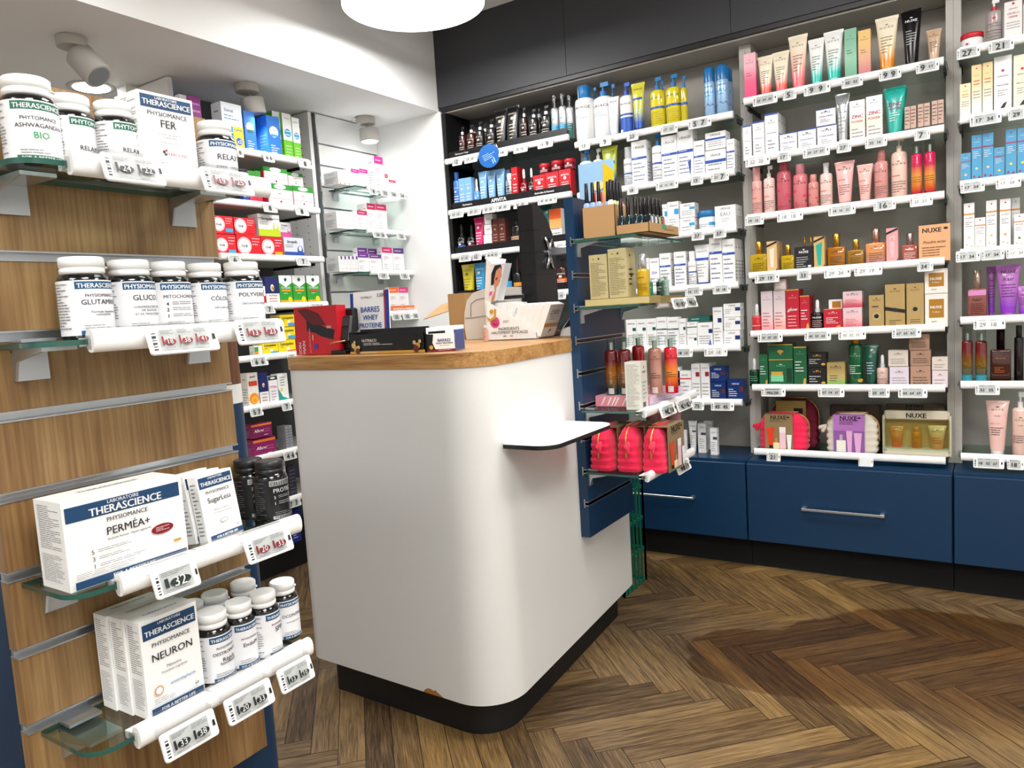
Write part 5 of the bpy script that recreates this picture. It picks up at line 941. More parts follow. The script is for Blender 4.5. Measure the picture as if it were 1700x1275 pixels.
fl(5, D3, [(158, 220, 65, 'box', '#f0e8e0/w', 'white carton with orange swirl', 'T .5 .88 .7 #222 plexil|r .1 .62 .9 .76 #d04a20|c .5 .25 .45 #f09020|c .55 .22 .3 #f8b840|c .55 .2 .16 #f09020'), (223, 276, 65, 'box', '#1d2460/w', 'slim navy and white carton', AV), (280, 331, 85, 'box', '#f0ecf0/w', 'white carton with green lid and pink text', 'r 0 .86 1 1 #123a30|e .5 .93 .3 w .3|t .5 .62 .8 #d03a70 VITAL|l .2 .1 .8 .5 4 #c0a0b0'), (334, 392, 70, 'box', '#f0f0ec/w', 'white carton with teal corner', 'p #20a090 0 .0 1 0 1 .1 .4 .2 0 .5|l .2 .55 .8 .9 4 #708070|c .3 .45 .12 #f0d020')],
 [(158, 232, '5 7'), (345, 400, '7')])
AL = 'r 0 .82 1 .95 #e87a20|i .35 .5 .6 w Allervi|l .6 .3 .9 .6 2 #d060a0|l .6 .08 .8 .2 1 w'
fl(6, D3, [(186, 316, 450, 'box', '#8a1a5c/w', 'purple allergy carton below its twin', AL), (172, 292, 362, 'box', '#7a1a50/w', 'purple allergy carton on top of its twin', AL, 446), (376, 395, 378, 'box', 'S;.3;.6/w', 'slim silver carton', 'l .1 .1 .9 .9 7 #778', '', {'d': .05}), (397, 417, 374, 'box', 'S;.3;.6/w', 'slim silver carton', 'l .1 .1 .9 .9 7 #778', '', {'d': .05})],
 [(355, 428, '4 4')])
fl(7, D3, [(325, 385, 580, 'box', '#e4e4ea/w', 'white carton with blue number', 'T .5 .8 .3 #203a80 1|c .7 .5 .12 #2a3a70|l .2 .6 .8 .75 2 #667|c .4 .2 .25 #c0d0e0'), (398, 440, 612, 'box', '#30303c/w', 'dark grey carton', 'l .1 .1 .9 .9 7 #667')], [(370, 455, '7 7')])
place(('x', -2.48), D3, [(345, 465, 975, 'box', '#1c2f8a/w/n', 'dark blue carton below its twin', 'p w .3 .3 .4 .35 .38 .3|l .6 .2 .9 .5 2 w|c .85 .7 .04 w'), (345, 462, 880, 'box', '#1c2f8a/w/n', 'dark blue carton on top of its twin', 'p w .3 .3 .4 .35 .38 .3|l .6 .2 .9 .5 2 w', 968)], .132, 'on plinth of left wall bay')
# ---- white slatwall
WS = (1.668, 1.47, 1.277, 1.08)
def fw_(i, rows, tg):
    pl = 'on %s shelf of white slatwall' % ('topmost', 'second', 'third', 'lowest')[i]
    place(('x', -2.45), WZ, rows, WS[i], pl); tags(('x', -2.432), WZ, tg, WS[i]+.006, pl, .032)
PW = lambda c: 'r 0 .78 1 1 %s|l .15 .83 .8 .92 1 w|l .1 .5 .7 .65 3 #c08aa8|l .1 .1 .5 .35 3 #bbb' % c
wr = lambda x0, x1, y, c, d, yb='', o=None: (x0, x1, y, "box", "w/w", d, PW(c), yb, {**dict(d=.03), **(o or {})})
fw_(0, [wr(222, 268, 418, '#e8309a', 'white carton with magenta top', o={'n': 1}), wr(270, 318, 418, '#e8309a', 'white carton with magenta top', o={'n': 2}), wr(360, 410, 348, '#f030a0', 'tallest white carton with magenta top', o={'d': .05}), wr(415, 433, 447, '#d82050', 'small white carton with red top'), wr(436, 476, 480, '#d82050', 'small white carton with red top'),
 (145, 168, 430, 'box', 'w/w', 'thin white carton with gold dot', 'l .2 .3 .8 .9 6 #bbb|c .5 .08 .15 a', '', {'d': .09}), (170, 193, 425, 'box', 'w/w', 'thin white carton with gold dot', 'l .2 .3 .8 .9 6 #bbb|c .5 .08 .15 a', '', {'d': .09}), (196, 220, 418, 'box', 'w/w', 'thin white carton with gold dot', 'l .2 .3 .8 .9 6 #bbb|c .5 .08 .15 a', '', {'d': .09})],
 [(318, 365, '9'), (385, 432, '13'), (435, 482, '14'), (488, 525, '14')])
WT = lambda xs, y, pk='': [(a, a+(xs[1]-xs[0])-1, y, 'box', 'w/w', 'thin white carton seen edge on', 'l .2 .4 .8 .95 7 #bbb|r 0 .2 1 .22 #d8a0b8'+pk, '', {'d': .08}) for a in xs]
fw_(1, WT([138, 158, 178, 198, 218, 238], 662)+[wr(258, 315, 655, '#c81858', 'white carton with crimson top'), wr(317, 366, 615, '#c81858', 'tall white carton with crimson top', o={'dy': .01, 'n': 1}), wr(368, 428, 620, '#c81858', 'tall white carton with crimson top', o={'dy': .01})],
 [(340, 418, '24 26'), (478, 525, '21')])
fw_(2, WT([150, 172, 194, 216, 238], 915, '|r .6 .8 1 1 v')+[wr(262, 324, 900, '#6a2a88', 'white carton with violet top'), wr(327, 395, 905, '#6a2a88', 'white carton with violet top'), wr(402, 461, 865, '#d0186a', 'tall white carton with crimson top'), wr(465, 525, 870, '#5a2a80', 'tall white carton with violet top'), wr(262, 318, 868, '#6a2a88', 'white carton with violet top in back row', '', {'dy': .04}), wr(322, 372, 873, '#6a2a88', 'white carton with violet top in back row', '', {'dy': .04})],
 [(370, 430, '17'), (495, 548, '15')])
fw_(3, [wr(443, 496, 1092, '#f06a20', 'white carton with orange top'), wr(498, 552, 1092, '#f0408a', 'white carton with pink top')], [(448, 500, '15'), (512, 560, '15'), (562, 605, '15')])
b = MB(); p0 = atx(520+443/3.446, 160+1215/3.446, -2.44); p1 = atx(520+588/3.446, 160+1215/3.446, -2.44); w = p1.y-p0.y; b.box(-w/2, w/2, -.001, .001, 0, .028, '#e87028'); deco(b, 'T .5 .5 .85 w VITAMINES & MINÉRAUX', plane_S(w, .028, -.001), w, .028)
o = b.build('shelf_sign', None, (-2.437, (p0.y+p1.y)/2, 1.086), PI/2); o['label'] = 'orange shelf strip below the cartons on the lowest white slatwall shelf'; o['category'] = 'sign'
# ---- supplements on the oak display
def pill_jar(r, h, head, title, bandc='#12507a', sub='', foot='', band='THERASCIENCE', dark=False, yaw=0, micro=3):
    e = root_of('pill_jar'); body = '#0a0a0c;.12;0;.5'; hb = h*.80
    prof = [(0, r*.93, r*.93), (.002, r, r), (hb*.90, r, r), (hb*.965, r*.9, r*.9), (hb, r*.76, r*.76)]
    b = MB(); b.loft(prof, body, 36); b.build('jar_body', e)
    cc = 'K;.35' if dark else 'W;.35'; b = MB()
    b.loft([(hb-.001, r*.78, r*.78), (hb+.001, r*.84, r*.84), (hb+h*.055, r*.84, r*.84), (hb+h*.06, r*.81, r*.81), (hb+h*.075, r*.81, r*.81), (hb+h*.08, r*.85, r*.85), (h*.985, r*.85, r*.85), (h, r*.79, r*.79)], cc, 36); b.build('cap', e)
    b = MB(); b.box(.0, r*.34, -r*.93, -r*.80, hb+h*.062, hb+h*.082, cc, .001, RZ(.9)); b.build('tear_tab', e)
    b = MB(); z0, z1 = hb*.055, hb*.885; W = 2*PI*r*.97; Hh = z1-z0; lab = '#ececee;.4' if not dark else '#101012;.3'
    n = 40; a0 = -PI*.97; vs = []
    for i in range(n+1):
        t = a0+2*PI*.97*i/n
        for z in (z0, z1): vs.append(((r+.0003)*math.sin(t), -(r+.0003)*math.cos(t), z))
    b.add(vs, [(2*i, 2*i+2, 2*i+3, 2*i+1) for i in range(n)], lab, True)
    def S(u, v, k): t = (u-.5)*2.0; rr = r+.0003+k*.00012; return (rr*math.sin(t), -rr*math.cos(t), z0+Hh*v)
    Wd = 2.0*r
    ink = 'K' if not dark else 'S'
    s = 'r .02 .84 1 .975 %s|T .51 .9 .9 %s %s' % (bandc, 'w' if not dark else 'k', band)
    s += '|'+head.replace('@', ink)+'|'+title.replace('@', ink)
    s += '|l .12 .10 .62 .19 2 #888|l -.5 .1 -.12 .95 16 #666|l 1.12 .1 1.5 .95 16 #666|r .06 .0 .98 .085 %s|%s' % (bandc, foot or 'T .5 .04 .72 w FOR A BETTER LIFE')
    deco(b, s, S, Wd, Hh, nu=14); b.build('label', e)
    for c in e.children:
        if c.name.startswith('label') or c.name.startswith('tear'): c.rotation_euler = (0, 0, yaw)
    return e
def gpos(px, py_base, z, X): P = atx(px, py_base, X); return P
gl = lambda i: 'on %s shelf of oak display' % ('topmost', 'second', 'third', 'lowest')[i]
def yat(px, z, X):      # y on the plane x=X at height z for picture column px
    py = 500.
    for _ in range(12):
        q = atx(px, py, X); g = atx(px, py+1, X).z-q.z; py += (z-q.z)/g
    return atx(px, py, X).y
def jar_at(i, px, r, h, X, desc, **k):
    z = GS_Z[i]; y = yat(px, z, X); yw = k.pop('yaw', 0); e = pill_jar(r, h, yaw=yw, **k); e.location = (X, y, z+.0003); e.rotation_euler = (0, 0, PI/2)
    pend(e, desc, 'pill jar', gl(i), y); return e
GS_Z = (1.245, 1.049, .765, .578)
hd = lambda t: 't .5 .72 .62 @ '+t
G1c = dict(bandc='#146a50')
jar_at(0, 222/3.751, .029, .099, -.915, 'green labelled ashwagandha pill jar', head='t .5 .7 .66 @ PHYTOMANCE', title='t .52 .58 .9 @ ASHWAGANDHA|t .5 .42 .26 #2f9a5a BIO', yaw=-.1, **G1c)
jar_at(0, 478/3.751, .0268, .095, -.935, 'green labelled relaxation jar, partly hidden,', band='PHYTOMANCE', head='l .3 .3 .3 .3 1 k', title='t .6 .42 .85 @ RELAXATION', yaw=.45, **G1c)
jar_at(0, 755/3.751, .0262, .093, -.918, 'green labelled relaxation jar beside white carton', band='PHYTOMANCE', head='l .3 .3 .3 .3 1 k', title='t .6 .45 .85 @ RELAXATION', yaw=.35, **G1c)
jar_at(0, 1372/3.751, .0265, .093, -.915, 'blue labelled relax jar at the right end', band='PHYSIOMANCE', head='l .3 .3 .3 .3 1 k', title='t .5 .62 .6 @ RELAX|t .5 .4 .72 @ STRESS - FATIGUE', foot='t .5 .04 .6 w THERASCIENCE')
J2 = dict(r=.0285, h=.112)
jar_at(1, 508/3.4, .029, .097, -.915, 'blue labelled glutamine jar', head=hd('PHYSIOMANCE'), title='t .5 .6 .78 @ GLUTAMINE|t .55 .42 .6 @ Formule hautement|t .5 .37 .35 @ concentrée', yaw=.15)
jar_at(1, 768/3.4, .028, .095, -.915, 'blue labelled glucose jar', band='PHYSIOMANCE', head='l .3 .3 .3 .3 1 k', title='t .55 .68 .7 @ GLUCO 3|t .55 .5 .7 @ CONTRÔLE DES TAUX|t .55 .43 .4 @ DE GLUCOSE|t .55 .36 .66 @ ET DE TRIGLYCÉRIDES', foot='T .5 .04 .8 w THERASCIENCE', yaw=.12)
jar_at(1, 982/3.4, .0265, .094, -.915, 'blue labelled mitochondria jar', band='PHYSIOMANCE', head='t .5 .7 .85 @ MITOCHONDRE', title='T .15 .55 .06 @ 4|l .25 .52 .8 .6 2 #555|T .15 .43 .06 @ 2|l .25 .4 .8 .48 2 #555|T .15 .3 .06 @ 1|l .25 .27 .85 .35 2 #555', foot='T .5 .04 .8 w THERASCIENCE')
jar_at(1, 1185/3.4, .0265, .093, -.915, 'blue labelled colon jar', band='PHYSIOMANCE', head='l .3 .3 .3 .3 1 k', title='t .5 .66 .55 @ CÔLON|t .6 .45 .6 @ DÉTOXIFICATION', foot='T .55 .04 .8 w THERASCIENCE', yaw=.15)
jar_at(1, 1392/3.4, .0275, .095, -.905, 'blue labelled circulation jar at right end', band='PHYSIOMANCE', head='l .3 .3 .3 .3 1 k', title='t .5 .7 .85 @ POLYVEINOL|t .5 .5 .75 @ CIRCULATION VEINEUSE', foot='T .5 .04 .8 w THERASCIENCE')
def gbox(i, xs, top, X, desc, d, col, prims, rz=0, side=None, tilt=None, dyx=0):
    z = GS_Z[i]; y0, y1 = yat(xs[0], z, X), yat(xs[1], z, X); w = y1-y0; h = atx((xs[0]+xs[1])/2, top, X).z-z
    o = carton(w, h, d, col, prims, side or 'l .12 .45 .88 .95 22 #666|l .12 .08 .88 .4 16 #888', 'T .5 .6 .5 #b0b0b0 '+'THERASCIENCE')
    o.location = (X-d/2, (y0+y1)/2, z+.0004); o.rotation_euler = (0, 0, PI/2+rz); pend(o, desc, 'box', gl(i), y0); return o, w, h, y0
BN = '#15426a'
gbox(0, (908/3.751, 1245/3.751), 100+230/3.751, -.885, 'large white iron supplement carton', .05, 'W;.45', 'r .04 .82 .96 .965 %s|t .5 .94 .4 w LABORATOIRE|T .5 .88 .86 w THERASCIENCE|t .5 .76 .72 K PHYSIOMANCE|t .5 .65 .28 K FER|t .5 .53 .4 #777 Forme hautement|t .5 .49 .3 #777 biodisponible|t .5 .43 .44 #777 Bisglycinate de Fer|c .36 .32 .025 K|c .4 .34 .02 #a02030|c .38 .29 .02 K|t .6 .3 .4 #a02030 FERROCHEL|l .2 .1 .55 .2 3 #888|t .84 .08 .08 #444 30' % BN)
o, w, h, y0 = gbox(2, (271/2.298, 720/2.298), 720+205/2.298, -.868, 'wide white carton of sachets with red oval', .062, 'W;.45', 'r .02 .76 .97 .93 %s|t .48 .9 .26 w LABORATOIRE|T .5 .82 .6 w THERASCIENCE|t .5 .70 .34 K PHYSIOMANCE|t .5 .58 .36 K PERMÉA+|t .5 .475 .45 #555 Exclusive formula - Patent registered|e .78 .42 .1 #8a1020 .42|l .72 .39 .84 .45 3 w|t .19 .38 .025 K 5|l .23 .36 .5 .4 2 #666|t .19 .3 .025 K 3|l .23 .28 .5 .32 2 #666|t .19 .22 .025 K 1|l .23 .2 .6 .24 2 #666|r .86 .22 .93 .25 A|r .03 .02 .97 .105 %s|T .5 .062 .36 w FOR A BETTER LIFE|l .04 .13 .5 .19 3 #999' % (BN, BN))
PC = 'r .04 .80 .96 .96 %s|t .5 .935 .4 w LABORATOIRE|T .5 .86 .86 w THERASCIENCE|t .5 .73 .66 K PHYSIOMANCE|%%s|l .1 .13 .5 .19 3 #999|t .85 .16 .07 #444 60|r .04 .03 .96 .105 %s|T .5 .066 .6 w FOR A BETTER LIFE' % (BN, BN)
# leaning cartons on the third shelf
for k, (dx, dsc) in enumerate(((0, 'white glucose carton leaning at the front'), (.019, 'white carton leaning behind another'), (.038, 'white carton leaning furthest back'))):
    z = GS_Z[2]; y = yat(867/2.298, z, -.875); b_w, b_h = .062, .092
    o = carton(b_w, b_h, .016, 'W;.45', PC % 't .5 .6 .75 K SugarLess|t .5 .46 .5 #777 Maintains the balance|t .5 .41 .62 #777 of the carbohydrate metabolism|e .5 .28 .12 #999 .4|e .5 .28 .1 W .35' if k == 0 else PC % 'l .2 .2 .8 .6 5 #999', 'l .2 .1 .8 .9 14 #777')
    o.matrix_world = TR(-.885-dx, y-.006*k, z+.0008) @ RZ(PI/2+.15) @ RX(-.14) @ RY(-.0)
    pend(o, dsc, 'box', gl(2), y-.01*k)
DK = dict(bandc='S;.3;.7', band='CELLEXTENCE', dark=True, head='t .5 .72 .75 @ PROTECT', title='T .15 .55 .06 @ 3|l .25 .52 .8 .6 2 #aaa|T .15 .4 .06 @ 1|l .25 .36 .8 .46 2 #aaa', foot='T .5 .04 .8 k THERASCIENCE')
jar_at(2, 1045/2.298, .0245, .088, -.9, 'black pill jar with silver bands', yaw=.2, **DK)
jar_at(2, 965/2.298, .0245, .088, -.945, 'black pill jar in the back', yaw=.2, **DK)
NRN = PC % 't .5 .6 .7 K NEURON|t .5 .47 .25 #777 Mémoire|t .5 .42 .55 #777 Fonctions cognitives|c .2 .26 .08 #d8a080|c .2 .26 .055 W|t .62 .28 .5 #4a8ac0 essentiapharm'
z = GS_Z[3]
for k, (X, p0, p1, top, dsc) in enumerate(((-.866, 570, 783, 690, 'white neuron carton at the front of three'), (-.897, 548, 760, 672, 'white neuron carton in the middle of three'), (-.928, 528, 735, 660, 'white neuron carton at the back of three'))):
    y0, y1 = yat(570/2.298, z, -.866)-.003*k, yat(783/2.298, z, -.866)-.003*k
    o = carton(y1-y0, .124, .03, 'W;.45', NRN, 'l .12 .45 .88 .95 22 #666|l .12 .08 .88 .4 16 #888', 'T .5 .6 .6 #b0b0b0 THERASCIENCE'); o.location = (X-.015, (y0+y1)/2, z+.0004); o.rotation_euler = (0, 0, PI/2); pend(o, dsc, 'box', gl(3), y0)
S4 = dict(r=.0235, h=.092)
jar_at(3, 830/2.298, .0235, .095, -.885, 'blue labelled menopause jar beside carton', head=hd('PHYSIOMANCE'), title='t .5 .6 .85 @ OESTROMONE|t .55 .44 .5 @ Régule|t .55 .38 .6 @ hormonale', yaw=.15)
jar_at(3, 930/2.298, .0212, .093, -.885, 'blue labelled small jar, second at the front', head='t .5 .66 .6 @ PHYSIOMANCE', title='t .5 .52 .5 @ EndoM', yaw=.0)
jar_at(3, 1022/2.298, .0215, .094, -.88, 'blue labelled small jar, third at the front', head=hd('PHYSIOMANCE'), title='t .6 .6 .6 @ SPIRO', yaw=.4)
jar_at(3, 1094/2.298, .0215, .088, -.903, 'blue labelled small jar nearest the rail end', band='PHYSIOMANCE', head='l .3 .3 .3 .3 1 k', title='t .5 .6 .85 @ OCONTROL|l .2 .4 .8 .45 1 #777', yaw=.0)
for k, (px, dsc) in enumerate(((748, 'white capped jar at the left of the back row'), (842, 'white capped jar in the middle of the back row'), (948, 'white capped jar at the right of the back row'))):
    jar_at(3, px/2.298, .0215, .094, -.944, dsc, head=hd('PHYSIOMANCE'), title='t .5 .6 .7 @ RELAX')
# large price tags of the oak display
def gtag(i, zone, x0, x1, y0, y1, txt, col, rx=.25):
    """tag hung on the rail: measured centre in the picture on the rail plane"""
    ox, oy, s = zone; X = GX+.118+.026; P = atx(ox+(x0+x1)/2/s, oy+(y0+y1)/2/s, X); A = atx(ox+x0/s, oy+(y0+y1)/2/s, X); B_ = atx(ox+x1/s, oy+(y0+y1)/2/s, X)
    w = abs(B_.y-A.y); e = price_tag((X, P.y, P.z), PI/2, w, .034, txt, gl(i), P.y, tilt=rx, col=col, big=True)
    b = MB(); b.box(-w*.48, w*.48, .002, .018, .012, .022, 'clear'); b.build('clip', e)
G1 = (0, 100, 3.751); G2 = (0, 400, 3.4); G3 = (0, 720, 2.298)
gtag(0, G1, 640, 1010, 590, 790, '24 22', '#333', .32); gtag(0, G1, 1260, 1560, 680, 850, '19 25', '#8a4a50', .32)
gtag(1, G2, 835, 1225, 470, 650, '18 38 41', '#8a1828', .3); gtag(1, G2, 1330, 1595, 445, 585, '13 23', '#8a3038', .3)
gtag(2, G3, 580, 755, 485, 625, '32', '#1c2a28', .3); gtag(2, G3, 935, 1110, 355, 495, '20 33', '#7a1828', .3)
gtag(3, G3, 612, 828, 1055, 1245, '33 38', '#161a1a', .3); gtag(3, G3, 858, 1040, 938, 1105, '20 33', '#161a1a', .3); gtag(3, G3, 1060, 1190, 850, 985, '13 10', '#161a1a', .3)
# ================================================================ on the counter
CT = .9635
def X_(px, y, z=None):
    """x where picture column px meets the plane y at height z"""
    z = CT if z is None else z; py = 500.
    for _ in range(12):
        q = aty(px, py, y); g = aty(px, py+1, y).z-q.z; py += (z-q.z)/g
    return aty(px, py, y).x
def C1(a, b): return (470+a/3.469, 400+b/3.469)
def C2(a, b): return (740+a/4.905, 320+b/4.905)
def poly_y(b, pts, y0, y1, mat):
    """extrude a picture-measured outline (x,z) between y0 and y1"""
    n = len(pts); vs = [(x, y0, z) for x, z in pts]+[(x, y1, z) for x, z in pts]
    b.add(vs, [tuple(range(n)), tuple(range(2*n-1, n-1, -1))]+[(i, i+n, (i+1) % n+n, (i+1) % n) for i in range(n)], mat)
def top_(o, label, cat, g=None): tag(o, label, cat, g); return o
# red poster box
y = 1.44; xa, xb = X_(494, y), X_(560, y); xt = aty(486, 512, y)
b = MB(); hh = xt.z-CT; wd = xb-xa
T = TR((xa+xb)/2, y, CT+.001) @ RZ(.0) @ RX(-.03)
b.box(-wd/2-.004, wd/2+.006, 0, .035, 0, hh, 'r;.35', 0, T)
deco(b, 'p #10131c .3 .78 .45 .7 .75 .55 .95 .5 .9 .3 .62 .38 .5 .45 .3 .5|p #5a0f18 .1 .95 .3 .97 .6 .85 .75 .6 .45 .62 .3 .72|t .82 .56 .1 w oo', lambda u, v, k: T @ Vector(((u-.5)*(wd+.01), -EPS*k, v*hh)), wd, hh)
def vtext(s, u0, v0, hfr, colr, wd, hh, T):
    vs, fs, tw, th = text_tris(s, True); sc = hfr*hh/tw
    b.add([T @ Vector((-wd/2+u0*wd-y_*sc, -.0015, v0*hh+x*sc)) for x, y_ in vs], fs, colr)
vtext('SOIN', .1, .14, .24, 'w', wd, hh, T); vtext('MAIN', .2, .16, .26, 'w', wd, hh, T); vtext('produit hydratant', .36, .3, .5, '#f0a0a0', wd, hh, T)
deco(b, 'c .5 .17 .05 #3040a0|l .43 .1 .47 .5 1 w', lambda u, v, k: T @ Vector(((u-.5)*wd, -.0012-EPS*k, v*hh)), wd, hh)
top_(b.build('display_box'), 'red hand care display box with a dark glove picture on counter', 'display box')
# payment terminal in its holder
y = 1.43; xa, xb = X_(559, y), X_(583, y); e = empty('payment_terminal', ((xa+xb)/2-.024, y+.03, CT)); top_(e, 'black card payment terminal in a holder beside the red box', 'card terminal'); w = xb-xa
b = MB(); b.box(-w*.5, w*.5, -.03, .03, .0003, .012, 'k;.3', .003); b.box(-w*.28, w*.3, .0, .02, .012, .05, 'k;.3', .003); b.build('holder', e)
b = MB(); T = TR(0, .0, .03) @ RX(-.25); b.box(-w*.5, w*.5, -.012, .012, 0, .075, 'K;.3', .005, T); deco(b, 'r .12 .6 .88 .92 #30383c|r .12 .1 .88 .52 #26282b', lambda u, v, k: T @ Vector(((u-.5)*w, -.012-EPS*k, v*.075)), w, .075); b.build('handset', e)
b = MB(); b.box(-w*.35, w*.45, .018, .04, .06, .125, 'k;.4', .006); b.build('printer_cover', e)
b = MB(); b.tube([(-w*.5, -.028, .03), (0, -.036, .034), (w*.6, -.03, .037)], .0018, 'd;.3;.4'); b.build('clip_wire', e)
# protein bar displays
y = 1.415; xa, xb = X_(582, y), X_(706, y); e = empty('bar_display', (xa, y, CT)); w = xb-xa; top_(e, 'black chocolate bar display tray with gold lower band on counter', 'display tray')
b = MB(); d = .085; t = .002
b.box(0, w, 0, t, .0003, .052, 'k;.35'); b.box(0, t, 0, d, .0003, .058, 'k;.35'); b.box(w-t, w, 0, d, .0003, .05, 'k;.35'); b.box(0, w, 0, d, .0003, .002, 'k'); b.box(0, w*.93, d*.5, d*.5+t, .0, .064, '#101218;.35')
deco(b, 'r 0 .01 1 .14 A|t .23 .09 .3 w CACAHUÈTES & CHOCOLAT|t .28 .68 .2 w NUTRI&CO|l .2 .42 .6 .56 2 w|c .06 .45 .03 d|c .1 .25 .035 A|c .13 .35 .02 d|c .08 .62 .015 d|c .92 .35 .03 A|c .88 .5 .02 d|c .95 .55 .018 d|c .12 .16 .03 I|c .9 .2 .035 I', plane_S(w, .052, 0, w/2, 0), w, .052); b.build('tray', e)
b = MB(); b.box(w*.05, w*.93, .012, d*.46, .003, .04, '#e9e4da'); b.build('bars', e)
xa2, xb2 = X_(705, y), X_(748, y+.01); e = empty('bar_display', (xa2+.004, y+.006, CT), .38); w = xb2-xa2; top_(e, 'white protein bar display tray with dark red lower band on counter', 'display tray')
b = MB(); d = .09
b.box(0, w, 0, t, .0003, .045, 'W;.4'); b.box(0, t, 0, d, .0003, .06, 'W;.4'); b.box(w-t, w, 0, d, .0003, .052, '#1a3a88;.4'); b.box(0, w, 0, d, .0003, .002, 'W'); b.box(0, w, d-t, d, .0003, .062, 'W;.5')
deco(b, 'r 0 0 1 .14 R|p k 0 .1 .3 .1 .2 .5 .25 .95 0 1|c .15 .25 .07 A|T .62 .62 .45 B BARRES|T .62 .46 .6 B WHEY PROTEINE|l .45 .28 .8 .36 1 A|l .4 .05 .9 .1 1 w', plane_S(w, .045, 0, w/2, 0), w, .045)
b.build('tray', e)
xa3, xb3 = X_(589, 1.5), X_(648, 1.5); zt = aty(620, 482, 1.5).z; e = empty('bar_display_header', ((xa3+xb3)/2, 1.502, CT)); w = xb3-xa3; h = zt-CT; top_(e, 'white upright whey bar price card with blue side panels', 'display card')
b = MB(); T = RX(-.06); b.box(-w/2, w/2, 0, .003, .0006, h, 'W;.45', 0, T); b.box(-w/2-.012, -w/2, 0, .022, .0006, h*.98, '#1d3f94;.4', 0, T)
deco(b, 'r .9 0 1 1 #1d3f94|r .86 0 .9 1 #c03040|t .38 .9 .3 #445 NUTRI&CO|t .8 .92 .26 k 3,50€|T .48 .7 .52 #1d4f9c BARRES|T .48 .57 .42 #1d4f9c WHEY|T .48 .44 .62 #1d4f9c PROTEINE|r .3 .23 .68 .33 D|T .49 .28 .3 w CHOLAT NOISETTE', lambda u, v, k: T @ Vector(((u-.5)*w, -EPS*k, v*h)), w, h); b.build('card', e)
# kraft carton with open flap
xa, xb = X_(754, 2.12), X_(776, 2.12); zt = aty(760, 487, 2.12).z
b = MB(); w = .075; b.box(xb-w, xb, 2.12, 2.2, CT, zt, 'kraft')
b.add([(xb-w, 2.12, zt-.06), (xb-w, 2.2, zt-.015), (xb-w-.09, 2.19, zt-.035), (xb-w-.09, 2.08, zt-.085)], [(3, 2, 1, 0)], 'kraft'); b.add([(xb-w, 2.12, zt-.062), (xb-w, 2.2, zt-.017), (xb-w-.09, 2.19, zt-.037), (xb-w-.09, 2.08, zt-.087)], [(0, 1, 2, 3)], 'kraft')
top_(b.build('kraft_carton'), 'brown cardboard box with an open flap at the back of counter', 'box')
# beige cash machine
pts = [C2(*q) for q in ((170, 1195), (152, 1090), (152, 980), (170, 880), (220, 815), (300, 785), (420, 768), (618, 765), (618, 1200))]
y = 2.06; P = [aty(px, py, y) for px, py in pts]; P2 = [(p.x, max(p.z, CT+.0006)) for p in P]; P2[0] = (P2[0][0], CT+.0006); P2[-1] = (P2[-1][0], CT+.0006)
e = empty('receipt_printer', (0, 0, 0)); top_(e, 'rounded off white office machine behind the cartons on counter', 'printer')
b = MB(); poly_y(b, P2[::-1], y, y+.12, '#d6d0c8;.4'); b.build('housing', e)
b = MB(); L = [aty(*C2(*q), y-.001) for q in ((205, 1010), (205, 905), (250, 870), (380, 845))]; b.tube([tuple(p) for p in L], .0012, 'g'); b.tube([tuple(aty(*C2(*q), y-.001)) for q in ((160, 1020), (205, 1020), (330, 1000))], .0012, 'g'); b.build('panel_seam', e)
b = MB(); q = aty(*C2(530, 850), y-.05); b.box(q.x-.05, q.x+.05, y-.05, y-.03, q.z-.006, q.z+.008, 'k;.4', .004); b.build('black_handle', e)
# monitor seen from behind
e = empty('monitor', (0, 0, 0)); top_(e, 'black upright monitor back with a crossed metal wall bracket', 'monitor')
y = 2.05; xa, xb = X_(864, y, 1.2), X_(889, y, 1.2); zt = aty(868, 339, y).z
b = MB(); prof = [(0, 1.0), (0, zt-.004), (.02, zt), (.05, zt-.012), (.09, zt-.045), (.125, zt-.10), (.135, zt-.16), (.135, 1.0)]
n = len(prof); vs = [(xa, y+a, z) for a, z in prof]+[(xb, y+a, z) for a, z in prof]
b.add(vs, [tuple(range(n-1, -1, -1)), tuple(range(n, 2*n))]+[(i, (i+1) % n, (i+1) % n+n, i+n) for i in range(n)], '#040405;.45'); b.build('housing', e)
for z in (1.305, 1.235, 1.165):
    b = MB(); b.box(xa-.0005, xb+.0008, y-.0008, y+.12, z, z+.0015, '#000;.2'); b.build('seam', e)
b = MB(); c = Vector((xb+.004, y+.085, 1.235))
for dy_, dz_ in ((-.022, .05), (.02, .045), (-.02, -.05), (.022, -.05)): b.tube([c+Vector((0, 0, 0)), c+Vector((.001, dy_*.4, dz_*.6)), c+Vector((-.001, dy_, dz_))], .0048, 'chrome')
b.cyl(.012, 0, .006, 'chrome', 16, TR(c.x-.003, c.y, c.z) @ RY(PI/2)); b.build('cross_bracket', e)
b = MB(); b.box(c.x, c.x+.1, c.y-.008, c.y+.008, 1.225, 1.25, 'alu', .003); b.build('arm', e)
b = MB(); b.box(xa+.01, xb-.01, y+.04, y+.08, CT+.012, 1.0, 'k'); b.box(xa+.002, xb+.03, y+.0, y+.13, CT+.0004, CT+.012, 'k;.4', .004); b.build('stand', e)
